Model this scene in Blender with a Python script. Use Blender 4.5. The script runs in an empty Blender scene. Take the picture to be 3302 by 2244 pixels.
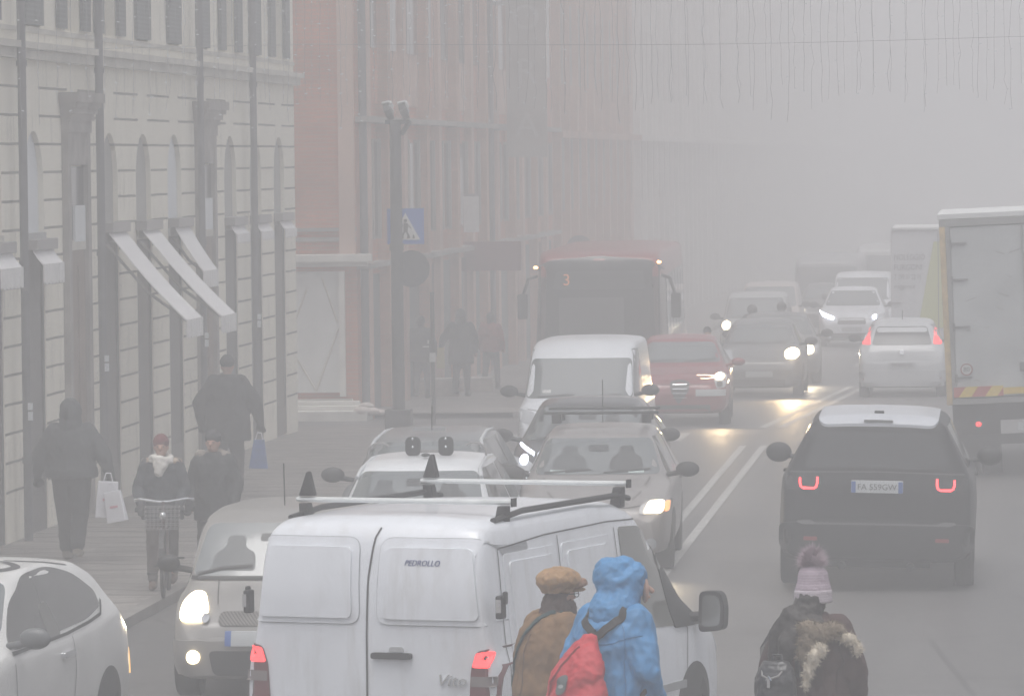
import bpy, bmesh, math, random
import numpy as np
from mathutils import Vector, Matrix, noise
from mathutils.bvhtree import BVHTree
from mathutils.geometry import tessellate_polygon
R = math.radians
random.seed(7)
scene = bpy.context.scene
COL = scene.collection

# ------------------------------------------------------------------ camera
cam_d = bpy.data.cameras.new("camera")
cam = bpy.data.objects.new("camera", cam_d)
COL.objects.link(cam)
scene.camera = cam
cam_d.sensor_width = 36.0
cam_d.lens = 185.97
cam_d.clip_start = 0.5
cam_d.clip_end = 3000
cam.matrix_world = Matrix((( 0.99585192, 0.00873163, 0.09056888, 0.0),
                           ( 0.09019515, 0.03645128, -0.99525682, 0.0),
                           (-0.01199157, 0.99929728, 0.03551253, 4.35),
                           (0, 0, 0, 1)))
# ------------------------------------------------------------------ world
world = bpy.data.worlds.new("World")
scene.world = world
world.use_nodes = True
wn = world.node_tree
wn.nodes.clear()
sky = wn.nodes.new('ShaderNodeTexSky')
sky.sky_type = 'NISHITA'
sky.sun_disc = False
sky.sun_elevation = R(76)
sky.sun_rotation = R(192)
sky.air_density = 1.0
sky.dust_density = 6.0
sky.ozone_density = 1.0
hsv = wn.nodes.new('ShaderNodeHueSaturation')
hsv.inputs['Saturation'].default_value = 0.24
bgn = wn.nodes.new('ShaderNodeBackground')
bgn.inputs['Strength'].default_value = 0.15
wo = wn.nodes.new('ShaderNodeOutputWorld')
wn.links.new(sky.outputs[0], hsv.inputs['Color'])
wn.links.new(hsv.outputs[0], bgn.inputs[0])
wn.links.new(bgn.outputs[0], wo.inputs[0])
# ------------------------------------------------------------------ sun (overcast, very soft)
sd = bpy.data.lights.new("sun", 'SUN')
sd.energy = 0.9
sd.angle = R(40)
sd.color = (1.0, 0.975, 0.95)
sun = bpy.data.objects.new("sun", sd)
COL.objects.link(sun)
sun.rotation_euler = (R(14), 0, R(-12))
# ------------------------------------------------------------------ exposure
scene.view_settings.view_transform = 'Standard'
scene.view_settings.look = 'None'
scene.view_settings.gamma = 1.0
scene.view_settings.use_curve_mapping = False
scene.view_settings.exposure = 0.09
cy = scene.cycles
cy.volume_bounces = 2
cy.max_bounces = 6
cy.diffuse_bounces = 3
cy.glossy_bounces = 3
cy.use_denoising = True
cy.sample_clamp_indirect = 4.0
cy.use_adaptive_sampling = False

ROAD = -0.1
FOG = 0.0099
def G(y, base=ROAD):            # ground height: the street dips away past 82 m
    return base - 0.0095 * max(0.0, y - 82.0)

# ------------------------------------------------------------------ materials
MATS = {}
def mat(name, col, rough=0.6, metal=0.0, emit=None, es=0.0, spec=0.5, coat=0.0, nz=0.0, ns=6.0, ior=None, bump=0.0):
    if name in MATS: return MATS[name]
    m = bpy.data.materials.new(name); m.use_nodes = True
    nt = m.node_tree; b = nt.nodes['Principled BSDF']
    c = (col[0], col[1], col[2], 1)
    b.inputs['Base Color'].default_value = c
    b.inputs['Roughness'].default_value = rough
    b.inputs['Metallic'].default_value = metal
    b.inputs['Specular IOR Level'].default_value = spec
    b.inputs['Coat Weight'].default_value = coat
    b.inputs['Coat Roughness'].default_value = 0.08
    if ior: b.inputs['IOR'].default_value = ior
    if emit:
        b.inputs['Emission Color'].default_value = (emit[0], emit[1], emit[2], 1)
        b.inputs['Emission Strength'].default_value = es
    if nz > 0 or bump > 0:
        tc = nt.nodes.new('ShaderNodeTexCoord')
        n = nt.nodes.new('ShaderNodeTexNoise'); n.inputs['Scale'].default_value = ns; n.inputs['Detail'].default_value = 6
        nt.links.new(tc.outputs['Object'], n.inputs['Vector'])
        if nz > 0:
            mr = nt.nodes.new('ShaderNodeMapRange')
            mr.inputs['From Min'].default_value = 0.3; mr.inputs['From Max'].default_value = 0.7
            mr.inputs['To Min'].default_value = 1 - nz; mr.inputs['To Max'].default_value = 1 + nz
            nt.links.new(n.outputs['Fac'], mr.inputs[0])
            mx = nt.nodes.new('ShaderNodeVectorMath'); mx.operation = 'SCALE'
            mx.inputs[0].default_value = col[:3]
            nt.links.new(mr.outputs[0], mx.inputs['Scale'])
            nt.links.new(mx.outputs[0], b.inputs['Base Color'])
        if bump > 0:
            bp = nt.nodes.new('ShaderNodeBump'); bp.inputs['Strength'].default_value = bump; bp.inputs['Distance'].default_value = 0.02
            nt.links.new(n.outputs['Fac'], bp.inputs['Height'])
            nt.links.new(bp.outputs[0], b.inputs['Normal'])
    MATS[name] = m
    return m

def node(nt, t, **kw):
    n = nt.nodes.new(t)
    for k, v in kw.items(): setattr(n, k, v)
    return n
def mth(nt, op, a, b=None, c=None):
    n = nt.nodes.new('ShaderNodeMath'); n.operation = op
    for i, v in enumerate((a, b, c)):
        if v is None: continue
        if isinstance(v, (int, float)): n.inputs[i].default_value = v
        else: nt.links.new(v, n.inputs[i])
    return n.outputs[0]
def mixc(nt, f, a, b):
    n = nt.nodes.new('ShaderNodeMix'); n.data_type = 'RGBA'
    for i, v in ((0, f), (6, a), (7, b)):
        if isinstance(v, (int, float)): n.inputs[i].default_value = v
        elif isinstance(v, tuple): n.inputs[i].default_value = (v[0], v[1], v[2], 1)
        else: nt.links.new(v, n.inputs[i])
    return n.outputs[2]

def noise_tex(nt, vec, scale, detail=5, rough=0.55):
    n = nt.nodes.new('ShaderNodeTexNoise'); n.inputs['Scale'].default_value = scale
    n.inputs['Detail'].default_value = detail; n.inputs['Roughness'].default_value = rough
    nt.links.new(vec, n.inputs['Vector'])
    return n.outputs['Fac']

def asphalt_mat():
    m = bpy.data.materials.new('asphalt'); m.use_nodes = True; nt = m.node_tree; b = nt.nodes['Principled BSDF']
    tc = node(nt, 'ShaderNodeTexCoord')
    mp = node(nt, 'ShaderNodeMapping'); mp.inputs['Scale'].default_value = (1.0, 0.12, 1.0)
    nt.links.new(tc.outputs['Object'], mp.inputs[0])
    big = noise_tex(nt, mp.outputs[0], 0.9, 5)
    fine = noise_tex(nt, tc.outputs['Object'], 7, 6, 0.75)
    f = mth(nt, 'ADD', mth(nt, 'MULTIPLY', big, 0.55), mth(nt, 'MULTIPLY', fine, 0.45))
    r = node(nt, 'ShaderNodeMapRange'); r.inputs[1].default_value = 0.32; r.inputs[2].default_value = 0.68
    nt.links.new(f, r.inputs[0])
    c = mixc(nt, r.outputs[0], (0.075, 0.073, 0.074), (0.150, 0.145, 0.142))
    # worn wheel tracks, oil stains and square repair patches
    sp = node(nt, 'ShaderNodeSeparateXYZ'); nt.links.new(tc.outputs['Object'], sp.inputs[0])
    tr = mth(nt, 'ABSOLUTE', mth(nt, 'SUBTRACT', mth(nt, 'FRACT', mth(nt, 'DIVIDE', mth(nt, 'ADD', sp.outputs[0], 2.0), 1.55)), 0.5))
    trk = node(nt, 'ShaderNodeMapRange'); trk.inputs[1].default_value = 0.1; trk.inputs[2].default_value = 0.32; trk.inputs[3].default_value = 0.28; trk.inputs[4].default_value = 0.0
    nt.links.new(tr, trk.inputs[0])
    c = mixc(nt, trk.outputs[0], c, (0.055, 0.053, 0.054))
    st = noise_tex(nt, tc.outputs['Object'], 0.55, 7, 0.7)
    sr = node(nt, 'ShaderNodeMapRange'); sr.inputs[1].default_value = 0.56; sr.inputs[2].default_value = 0.70
    nt.links.new(st, sr.inputs[0])
    c = mixc(nt, mth(nt, 'MULTIPLY', sr.outputs[0], 0.55), c, (0.04, 0.038, 0.038))
    vp = node(nt, 'ShaderNodeTexVoronoi'); vp.distance = 'CHEBYCHEV'; vp.inputs['Scale'].default_value = 0.24
    nt.links.new(tc.outputs['Object'], vp.inputs['Vector'])
    sc_ = node(nt, 'ShaderNodeSeparateColor'); nt.links.new(vp.outputs['Color'], sc_.inputs[0])
    c = mixc(nt, mth(nt, 'MULTIPLY', mth(nt, 'GREATER_THAN', sc_.outputs[0], 0.78), 0.45), c, (0.065, 0.065, 0.068))
    # cracks and tar seams
    v = node(nt, 'ShaderNodeTexVoronoi'); v.feature = 'DISTANCE_TO_EDGE'; v.inputs['Scale'].default_value = 0.22
    nt.links.new(tc.outputs['Object'], v.inputs['Vector'])
    ed = mth(nt, 'LESS_THAN', v.outputs['Distance'], 0.006)
    c = mixc(nt, mth(nt, 'MULTIPLY', ed, 0.5), c, (0.03, 0.03, 0.03))
    nt.links.new(c, b.inputs['Base Color'])
    b.inputs['Roughness'].default_value = 0.5
    b.inputs['Specular IOR Level'].default_value = 0.5
    bp = node(nt, 'ShaderNodeBump'); bp.inputs['Strength'].default_value = 0.4; bp.inputs['Distance'].default_value = 0.01
    nt.links.new(fine, bp.inputs['Height']); nt.links.new(bp.outputs[0], b.inputs['Normal'])
    return m

def paving_mat():
    m = bpy.data.materials.new('stone_paving'); m.use_nodes = True; nt = m.node_tree; b = nt.nodes['Principled BSDF']
    tc = node(nt, 'ShaderNodeTexCoord')
    n0 = node(nt, 'ShaderNodeTexNoise'); n0.inputs['Scale'].default_value = 0.8
    nt.links.new(tc.outputs['Object'], n0.inputs['Vector'])
    w = node(nt, 'ShaderNodeVectorMath', operation='SCALE'); w.inputs['Scale'].default_value = 1.1
    nt.links.new(n0.outputs['Color'], w.inputs[0])
    ad = node(nt, 'ShaderNodeVectorMath', operation='ADD')
    nt.links.new(tc.outputs['Object'], ad.inputs[0]); nt.links.new(w.outputs[0], ad.inputs[1])
    br = node(nt, 'ShaderNodeTexBrick'); br.inputs['Scale'].default_value = 1.0
    br.inputs['Brick Width'].default_value = 0.8; br.inputs['Row Height'].default_value = 0.10
    br.inputs['Mortar Size'].default_value = 0.009; br.inputs['Mortar Smooth'].default_value = 0.5
    br.inputs['Color1'].default_value = (0.27, 0.25, 0.233, 1); br.inputs['Color2'].default_value = (0.20, 0.186, 0.174, 1)
    br.inputs['Mortar'].default_value = (0.135, 0.124, 0.115, 1)
    sq = node(nt, 'ShaderNodeMapping'); sq.inputs['Scale'].default_value = (1, 0.12, 1); nt.links.new(ad.outputs[0], sq.inputs[0]); nt.links.new(sq.outputs[0], br.inputs['Vector'])
    mp = node(nt, 'ShaderNodeMapping'); mp.inputs['Scale'].default_value = (0.7, 2.2, 1)
    nt.links.new(tc.outputs['Object'], mp.inputs[0])
    st = noise_tex(nt, mp.outputs[0], 2.0, 7, 0.65)
    s2 = node(nt, 'ShaderNodeMapRange'); s2.inputs[1].default_value = 0.35; s2.inputs[2].default_value = 0.65
    s2.inputs[3].default_value = 0.55; s2.inputs[4].default_value = 1.25
    nt.links.new(st, s2.inputs[0])
    sc = node(nt, 'ShaderNodeVectorMath', operation='SCALE')
    nt.links.new(br.outputs['Color'], sc.inputs[0]); nt.links.new(s2.outputs[0], sc.inputs['Scale'])
    nt.links.new(sc.outputs[0], b.inputs['Base Color'])
    b.inputs['Roughness'].default_value = 0.55
    bp = node(nt, 'ShaderNodeBump'); bp.inputs['Strength'].default_value = 0.5; bp.inputs['Distance'].default_value = 0.02; bp.invert = True
    nt.links.new(br.outputs['Fac'], bp.inputs['Height']); nt.links.new(bp.outputs[0], b.inputs['Normal'])
    return m

def ashlar_mat(y0, pitch, half):
    """cream stucco with sunken joint courses every 0.335 m that stop short of the openings"""
    m = bpy.data.materials.new('rusticated_stucco'); m.use_nodes = True; nt = m.node_tree; b = nt.nodes['Principled BSDF']
    tc = node(nt, 'ShaderNodeTexCoord'); sp = node(nt, 'ShaderNodeSeparateXYZ')
    nt.links.new(tc.outputs['Object'], sp.inputs[0])
    z = sp.outputs[2]; y = sp.outputs[1]
    wob = noise_tex(nt, tc.outputs['Object'], 1.3, 3)
    zz = mth(nt, 'ADD', z, mth(nt, 'MULTIPLY', mth(nt, 'SUBTRACT', wob, 0.5), 0.02))
    t = mth(nt, 'DIVIDE', mth(nt, 'SUBTRACT', zz, 0.585), 0.335)
    fr = mth(nt, 'ABSOLUTE', mth(nt, 'SUBTRACT', mth(nt, 'FRACT', mth(nt, 'ADD', t, 0.5)), 0.5))
    ln = mth(nt, 'LESS_THAN', fr, 0.045)
    by = mth(nt, 'ABSOLUTE', mth(nt, 'SUBTRACT', mth(nt, 'FRACT', mth(nt, 'ADD', mth(nt, 'DIVIDE', mth(nt, 'SUBTRACT', y, y0), pitch), 0.5)), 0.5))
    lim = mth(nt, 'MULTIPLY', mth(nt, 'LESS_THAN', z, 4.4), (half + 0.02) / pitch)
    lim2 = mth(nt, 'MULTIPLY', mth(nt, 'GREATER_THAN', z, 4.4), 0.14)
    away = mth(nt, 'GREATER_THAN', by, mth(nt, 'ADD', lim, lim2))
    zone = mth(nt, 'MULTIPLY', mth(nt, 'GREATER_THAN', z, 0.5), mth(nt, 'LESS_THAN', z, 5.35))
    j = mth(nt, 'MULTIPLY', mth(nt, 'MULTIPLY', ln, away), zone)
    st = noise_tex(nt, tc.outputs['Object'], 0.8, 6, 0.6)
    base = mixc(nt, st, (0.70, 0.66, 0.55), (0.86, 0.825, 0.73))
    # damp stains low on the wall and below the belt course
    mp = node(nt, 'ShaderNodeMapping'); mp.inputs['Scale'].default_value = (1, 3.5, 0.5)
    nt.links.new(tc.outputs['Object'], mp.inputs[0])
    drip = noise_tex(nt, mp.outputs[0], 1.6, 6, 0.6)
    dr = node(nt, 'ShaderNodeMapRange'); dr.inputs[1].default_value = 0.52; dr.inputs[2].default_value = 0.72
    nt.links.new(drip, dr.inputs[0])
    base = mixc(nt, mth(nt, 'MULTIPLY', dr.outputs[0], 0.45), base, (0.27, 0.25, 0.22))
    c = mixc(nt, mth(nt, 'MULTIPLY', j, 0.85), base, (0.10, 0.09, 0.08))
    nt.links.new(c, b.inputs['Base Color'])
    b.inputs['Roughness'].default_value = 0.9
    bp = node(nt, 'ShaderNodeBump'); bp.inputs['Strength'].default_value = 0.8; bp.inputs['Distance'].default_value = 0.03; bp.invert = True
    nt.links.new(j, bp.inputs['Height']); nt.links.new(bp.outputs[0], b.inputs['Normal'])
    return m

def brick_mat(name, c1, c2, mo, w=0.26, h=0.07):
    m = bpy.data.materials.new(name); m.use_nodes = True; nt = m.node_tree; b = nt.nodes['Principled BSDF']
    tc = node(nt, 'ShaderNodeTexCoord')
    sp = node(nt, 'ShaderNodeSeparateXYZ'); nt.links.new(tc.outputs['Object'], sp.inputs[0])
    cb = node(nt, 'ShaderNodeCombineXYZ')
    nt.links.new(mth(nt, 'ADD', sp.outputs[0], sp.outputs[1]), cb.inputs[0]); nt.links.new(sp.outputs[2], cb.inputs[1])
    br = node(nt, 'ShaderNodeTexBrick'); br.inputs['Scale'].default_value = 1
    br.inputs['Brick Width'].default_value = w; br.inputs['Row Height'].default_value = h; br.inputs['Mortar Size'].default_value = h * 0.12
    for k, v in (('Color1', c1), ('Color2', c2), ('Mortar', mo)): br.inputs[k].default_value = (*v, 1)
    nt.links.new(cb.outputs[0], br.inputs['Vector'])
    n = noise_tex(nt, tc.outputs['Object'], 0.7, 7, 0.65)
    r = node(nt, 'ShaderNodeMapRange'); r.inputs[1].default_value = 0.3; r.inputs[2].default_value = 0.7; r.inputs[3].default_value = 0.7; r.inputs[4].default_value = 1.25
    nt.links.new(n, r.inputs[0])
    sc = node(nt, 'ShaderNodeVectorMath', operation='SCALE')
    nt.links.new(br.outputs['Color'], sc.inputs[0]); nt.links.new(r.outputs[0], sc.inputs['Scale'])
    nt.links.new(sc.outputs[0], b.inputs['Base Color']); b.inputs['Roughness'].default_value = 0.9
    return m

def stripe_mat(name, c1, c2, axis, period, duty, rough=0.6, slope=0.0, off=0.0):
    m = bpy.data.materials.new(name); m.use_nodes = True; nt = m.node_tree; b = nt.nodes['Principled BSDF']
    tc = node(nt, 'ShaderNodeTexCoord'); sp = node(nt, 'ShaderNodeSeparateXYZ'); nt.links.new(tc.outputs['Object'], sp.inputs[0])
    v = sp.outputs[axis]
    if slope: v = mth(nt, 'ADD', v, mth(nt, 'MULTIPLY', sp.outputs[2], slope))
    f = mth(nt, 'LESS_THAN', mth(nt, 'FRACT', mth(nt, 'DIVIDE', mth(nt, 'ADD', v, off), period)), duty)
    c = mixc(nt, f, c1, c2)
    nt.links.new(c, b.inputs['Base Color']); b.inputs['Roughness'].default_value = rough
    bp = node(nt, 'ShaderNodeBump'); bp.inputs['Strength'].default_value = 0.5; bp.inputs['Distance'].default_value = 0.01
    nt.links.new(f, bp.inputs['Height']); nt.links.new(bp.outputs[0], b.inputs['Normal'])
    MATS[name] = m
    return m

GLASS = mat('car_glass', (0.10, 0.115, 0.12), rough=0.07, ior=2.3, coat=0.3)
DGLASS = mat('dark_glass', (0.016, 0.017, 0.018), rough=0.07, ior=1.5)
SGLASS = mat('side_glass', (0.03, 0.03, 0.03), rough=0.08, ior=1.6)
BLACK = mat('black_plastic', (0.018, 0.018, 0.019), rough=0.55, nz=0.2)
TYRE = mat('tyre_rubber', (0.014, 0.014, 0.014), rough=0.85, nz=0.2)
RIM = mat('wheel_alloy', (0.35, 0.35, 0.36), rough=0.35, metal=0.7)
CHROME = mat('chrome', (0.75, 0.76, 0.78), rough=0.12, metal=1.0)
DARKG = mat('dark_grille', (0.03, 0.03, 0.032), rough=0.5)
LENS = mat('lamp_lens', (0.45, 0.47, 0.5), rough=0.1, ior=1.7)
PLATE = mat('number_plate', (0.42, 0.44, 0.45), rough=0.4)
PBLUE = mat('plate_blue', (0.05, 0.12, 0.36), rough=0.4)
INK = mat('plate_ink', (0.05, 0.05, 0.055), rough=0.6)
REDL = mat('red_lens', (0.22, 0.02, 0.02), rough=0.2, coat=0.5)
WARM = mat('lit_headlight', (1, 0.9, 0.75), emit=(1.0, 0.80, 0.50), es=9.0)
WARM2 = mat('lit_headlight_far', (1, 0.9, 0.75), emit=(1.0, 0.80, 0.52), es=14.0)
COOL = mat('lit_led', (0.9, 0.9, 1), emit=(0.82, 0.86, 1.0), es=12.0)
REDE = mat('lit_tail', (0.9, 0.1, 0.1), emit=(1.0, 0.045, 0.05), es=2.2)
AMB = mat('lit_marker', (1, 0.6, 0.3), emit=(1.0, 0.5, 0.2), es=8.0)

# ------------------------------------------------------------------ object helpers
def link(o, parent=None):
    COL.objects.link(o)
    if parent is not None: o.parent = parent
    return o
def tag(o, label=None, cat=None, group=None, kind=None):
    if label: o['label'] = label
    if cat: o['category'] = cat
    if group: o['group'] = group
    if kind: o['kind'] = kind
    return o
def empty(name, loc=(0, 0, 0), rot=(0, 0, 0), label=None, cat=None, group=None):
    o = bpy.data.objects.new(name, None); o.location = loc; o.rotation_euler = rot
    o.empty_display_size = 0.2
    COL.objects.link(o)
    return tag(o, label, cat, group)

class MB:
    def __init__(s): s.v = []; s.f = []; s.mi = []; s.cur = 0
    def add(s, vs, fs):
        o = len(s.v); s.v += [tuple(p) for p in vs]
        for f in fs: s.f.append(tuple(i + o for i in f)); s.mi.append(s.cur)
        return s
    def box(s, c, d, rot=None):
        x, y, z = d[0] / 2, d[1] / 2, d[2] / 2
        vs = [Vector((a * x, b * y, e * z)) for a in (-1, 1) for b in (-1, 1) for e in (-1, 1)]
        if rot is not None: vs = [rot @ v for v in vs]
        vs = [v + Vector(c) for v in vs]
        return s.add(vs, [(0, 1, 3, 2), (4, 6, 7, 5), (0, 4, 5, 1), (2, 3, 7, 6), (0, 2, 6, 4), (1, 5, 7, 3)])
    def bx(s, x0, x1, y0, y1, z0, z1): return s.box(((x0 + x1) / 2, (y0 + y1) / 2, (z0 + z1) / 2), (x1 - x0, y1 - y0, z1 - z0))
    def tube(s, p0, p1, r0, r1=None, n=10):
        if r1 is None: r1 = r0
        p0 = Vector(p0); p1 = Vector(p1); d = (p1 - p0)
        if d.length < 1e-6: return s
        d.normalize(); a = d.orthogonal().normalized(); b = d.cross(a)
        vs = []
        for p, r in ((p0, r0), (p1, r1)):
            for i in range(n):
                t = 2 * math.pi * i / n; vs.append(p + (a * math.cos(t) + b * math.sin(t)) * r)
        fs = [(i, (i + 1) % n, n + (i + 1) % n, n + i) for i in range(n)] + [tuple(range(n - 1, -1, -1)), tuple(range(n, 2 * n))]
        return s.add(vs, fs)
    def path(s, pts, r, n=8):
        for a, b in zip(pts[:-1], pts[1:]): s.tube(a, b, r, r, n)
        for p in pts[1:-1]: s.ell(p, (r, r, r), n, 5)
        return s
    def ell(s, c, r, n=12, m=8, rot=None):
        c = Vector(c); vs = [Vector((0, 0, r[2]))]
        for j in range(1, m):
            ph = math.pi * j / m
            for i in range(n):
                t = 2 * math.pi * i / n; vs.append(Vector((r[0] * math.sin(ph) * math.cos(t), r[1] * math.sin(ph) * math.sin(t), r[2] * math.cos(ph))))
        vs.append(Vector((0, 0, -r[2])))
        if rot is not None: vs = [rot @ v for v in vs]
        vs = [v + c for v in vs]
        fs = [(0, 1 + i, 1 + (i + 1) % n) for i in range(n)]
        for j in range(m - 2):
            o = 1 + j * n
            fs += [(o + i, o + n + i, o + n + (i + 1) % n, o + (i + 1) % n) for i in range(n)]
        o = 1 + (m - 2) * n; e = len(vs) - 1
        fs += [(o + (i + 1) % n, o + i, e) for i in range(n)]
        return s.add(vs, fs)
    def cap(s, p0, r0, p1, r1, n=12):      # tapered limb with round ends
        s.tube(p0, p1, r0, r1, n); s.ell(p0, (r0,) * 3, n, 8); s.ell(p1, (r1,) * 3, n, 8); return s
    def loft(s, secs, n=20):               # secs: (cx, cy, z, rx, ry)
        vs = []
        for cx, cy_, z, rx, ry in secs:
            for i in range(n):
                t = 2 * math.pi * i / n; vs.append((cx + rx * math.cos(t), cy_ + ry * math.sin(t), z))
        fs = []
        for j in range(len(secs) - 1):
            o = j * n
            fs += [(o + i, o + (i + 1) % n, o + n + (i + 1) % n, o + n + i) for i in range(n)]
        fs += [tuple(range(n - 1, -1, -1)), tuple(range((len(secs) - 1) * n, len(secs) * n))]
        return s.add(vs, fs)
    def prism(s, poly, axis, a0, a1):      # poly in the two other axes (in order), extruded along axis
        n = len(poly)
        def P(u, v, a):
            return ((a, u, v), (u, a, v), (u, v, a))[axis]
        vs = [P(u, v, a0) for u, v in poly] + [P(u, v, a1) for u, v in poly]
        tri = tessellate_polygon([[Vector((u, v, 0)) for u, v in poly]])
        fs = [tuple(t) for t in tri] + [tuple(i + n for i in reversed(t)) for t in tri] + [(i, (i + 1) % n, n + (i + 1) % n, n + i) for i in range(n)]
        return s.add(vs, fs)
    def mesh(s, name, fixn=True):
        me = bpy.data.meshes.new(name); me.from_pydata(s.v, [], s.f)
        if any(s.mi): me.polygons.foreach_set('material_index', s.mi)
        if fixn:
            bm = bmesh.new(); bm.from_mesh(me); bmesh.ops.recalc_face_normals(bm, faces=bm.faces); bm.to_mesh(me); bm.free()
        me.update(); return me
    def build(s, name, m, parent=None, smooth=False, bevel=0.0):
        me = s.mesh(name)
        for mm in (m if isinstance(m, (list, tuple)) else [m]): me.materials.append(mm)
        o = bpy.data.objects.new(name, me); link(o, parent)
        if smooth: shade(me)
        if bevel:
            b = o.modifiers.new('bevel', 'BEVEL'); b.width = bevel; b.segments = 2; b.limit_method = 'ANGLE'
        return o
def shade(me, ang=40):
    for p in me.polygons: p.use_smooth = True
    try: me.set_sharp_from_angle(angle=R(ang))
    except Exception: pass

def rpoly(pts, r, seg=4):
    out = []; n = len(pts)
    for i in range(n):
        p = Vector(pts[i]); a = Vector(pts[i - 1]); b = Vector(pts[(i + 1) % n])
        da = (a - p); db = (b - p); rr = min(r, da.length * .45, db.length * .45)
        p0 = p + da.normalized() * rr; p1 = p + db.normalized() * rr
        for k in range(seg + 1):
            t = k / seg; q = p0 * (1 - t) ** 2 + p * 2 * t * (1 - t) + p1 * t ** 2
            out.append((q.x, q.y))
    return out
def rect(x0, x1, z0, z1, r=0.0): 
    p = [(x0, z0), (x1, z0), (x1, z1), (x0, z1)]
    return rpoly(p, r) if r else p

# --- surface patches pressed onto a body (lamps, glass, seams, panels)
class Skin:
    def __init__(s, verts, faces):
        s.b = BVHTree.FromPolygons([Vector(v) for v in verts], faces)
    def hit(s, side, u, z):
        o, d = {'front': ((u, -30, z), (0, 1, 0)), 'rear': ((u, 30, z), (0, -1, 0)), 'left': ((-30, u, z), (1, 0, 0)),
                'right': ((30, u, z), (-1, 0, 0)), 'top': ((u, z, 30), (0, 0, -1))}[side]
        o = Vector(o); d = Vector(d)
        h = s.b.ray_cast(o, d)
        if h[0] is None:
            q = s.b.find_nearest(o + d * 28.5)
            return q[0], -d, d
        n = h[1]
        if n.dot(d) > 0: n = -n
        return h[0], n, d
    def patch(s, name, side, poly, m, parent, off=0.006, step=0.1, skirt=0.02, smooth=True):
        bm = bmesh.new()
        vs = [bm.verts.new((u, z, 0)) for u, z in poly]
        try: bm.faces.new(vs)
        except ValueError: pass
        us = [p[0] for p in poly]; zs = [p[1] for p in poly]
        for ax, lo, hi in ((0, min(us), max(us)), (1, min(zs), max(zs))):
            n = int((hi - lo) / step)
            for k in range(1, n + 1):
                c = lo + (hi - lo) * k / (n + 1)
                co = (c, 0, 0) if ax == 0 else (0, c, 0); no = (1, 0, 0) if ax == 0 else (0, 1, 0)
                bmesh.ops.bisect_plane(bm, geom=bm.verts[:] + bm.edges[:] + bm.faces[:], plane_co=co, plane_no=no)
        bmesh.ops.triangulate(bm, faces=[f for f in bm.faces if len(f.verts) > 4])
        info = {}
        for v in bm.verts:
            p, n, d = s.hit(side, v.co.x, v.co.y); info[v] = (p, n, d)
        for v, (p, n, d) in info.items(): v.co = p + (n * 0.5 - d * 0.5).normalized() * off
        d = next(iter(info.values()))[2]
        be = [e for e in bm.edges if e.is_boundary]
        r = bmesh.ops.extrude_edge_only(bm, edges=be)
        for v in [g for g in r['geom'] if isinstance(g, bmesh.types.BMVert)]: v.co += d * (off + skirt)
        bmesh.ops.recalc_face_normals(bm, faces=bm.faces)
        me = bpy.data.meshes.new(name); bm.to_mesh(me); bm.free()
        me.materials.append(m)
        if smooth: shade(me, 35)
        o = bpy.data.objects.new(name, me); link(o, parent); return o
    def line(s, name, side, pts, w, m, parent, off=0.004):
        mb = MB(); P = []
        for a, b in zip(pts[:-1], pts[1:]):
            n = max(1, int((Vector(b) - Vector(a)).length / 0.06))
            for k in range(n + (1 if b is pts[-1] else 0)):
                t = k / n; P.append((a[0] * (1 - t) + b[0] * t, a[1] * (1 - t) + b[1] * t))
        vs = []
        for i, p in enumerate(P):
            q = P[min(i + 1, len(P) - 1)]; o = P[max(i - 1, 0)]
            t = Vector((q[0] - o[0], q[1] - o[1])); 
            if t.length < 1e-9: t = Vector((1, 0))
            t.normalize(); nn = Vector((-t.y, t.x)) * w / 2
            for sg in (-1, 1):
                h, n, d = s.hit(side, p[0] + nn.x * sg, p[1] + nn.y * sg); vs.append(h + n * off)
        fs = [(2 * i, 2 * i + 1, 2 * i + 3, 2 * i + 2) for i in range(len(P) - 1)]
        me = bpy.data.meshes.new(name); me.from_pydata(vs, [], fs); me.materials.append(m)
        o = bpy.data.objects.new(name, me); link(o, parent); return o

def text(name, body, size, m, parent, loc, rot, ext=0.002, shear=0.0, align='CENTER', sx=1.0):
    c = bpy.data.curves.new(name, 'FONT'); c.body = body; c.size = size; c.extrude = ext; c.shear = shear
    c.align_x = align; c.align_y = 'CENTER'; c.resolution_u = 3
    t = bpy.data.objects.new(name, c); COL.objects.link(t)
    dg = bpy.context.evaluated_depsgraph_get()
    me = bpy.data.meshes.new_from_object(t.evaluated_get(dg))
    bpy.data.objects.remove(t)
    me.materials.clear(); me.materials.append(m)
    o = bpy.data.objects.new(name, me); link(o, parent); o.location = loc; o.rotation_euler = rot; o.scale = (sx, 1, 1)
    return o

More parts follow.
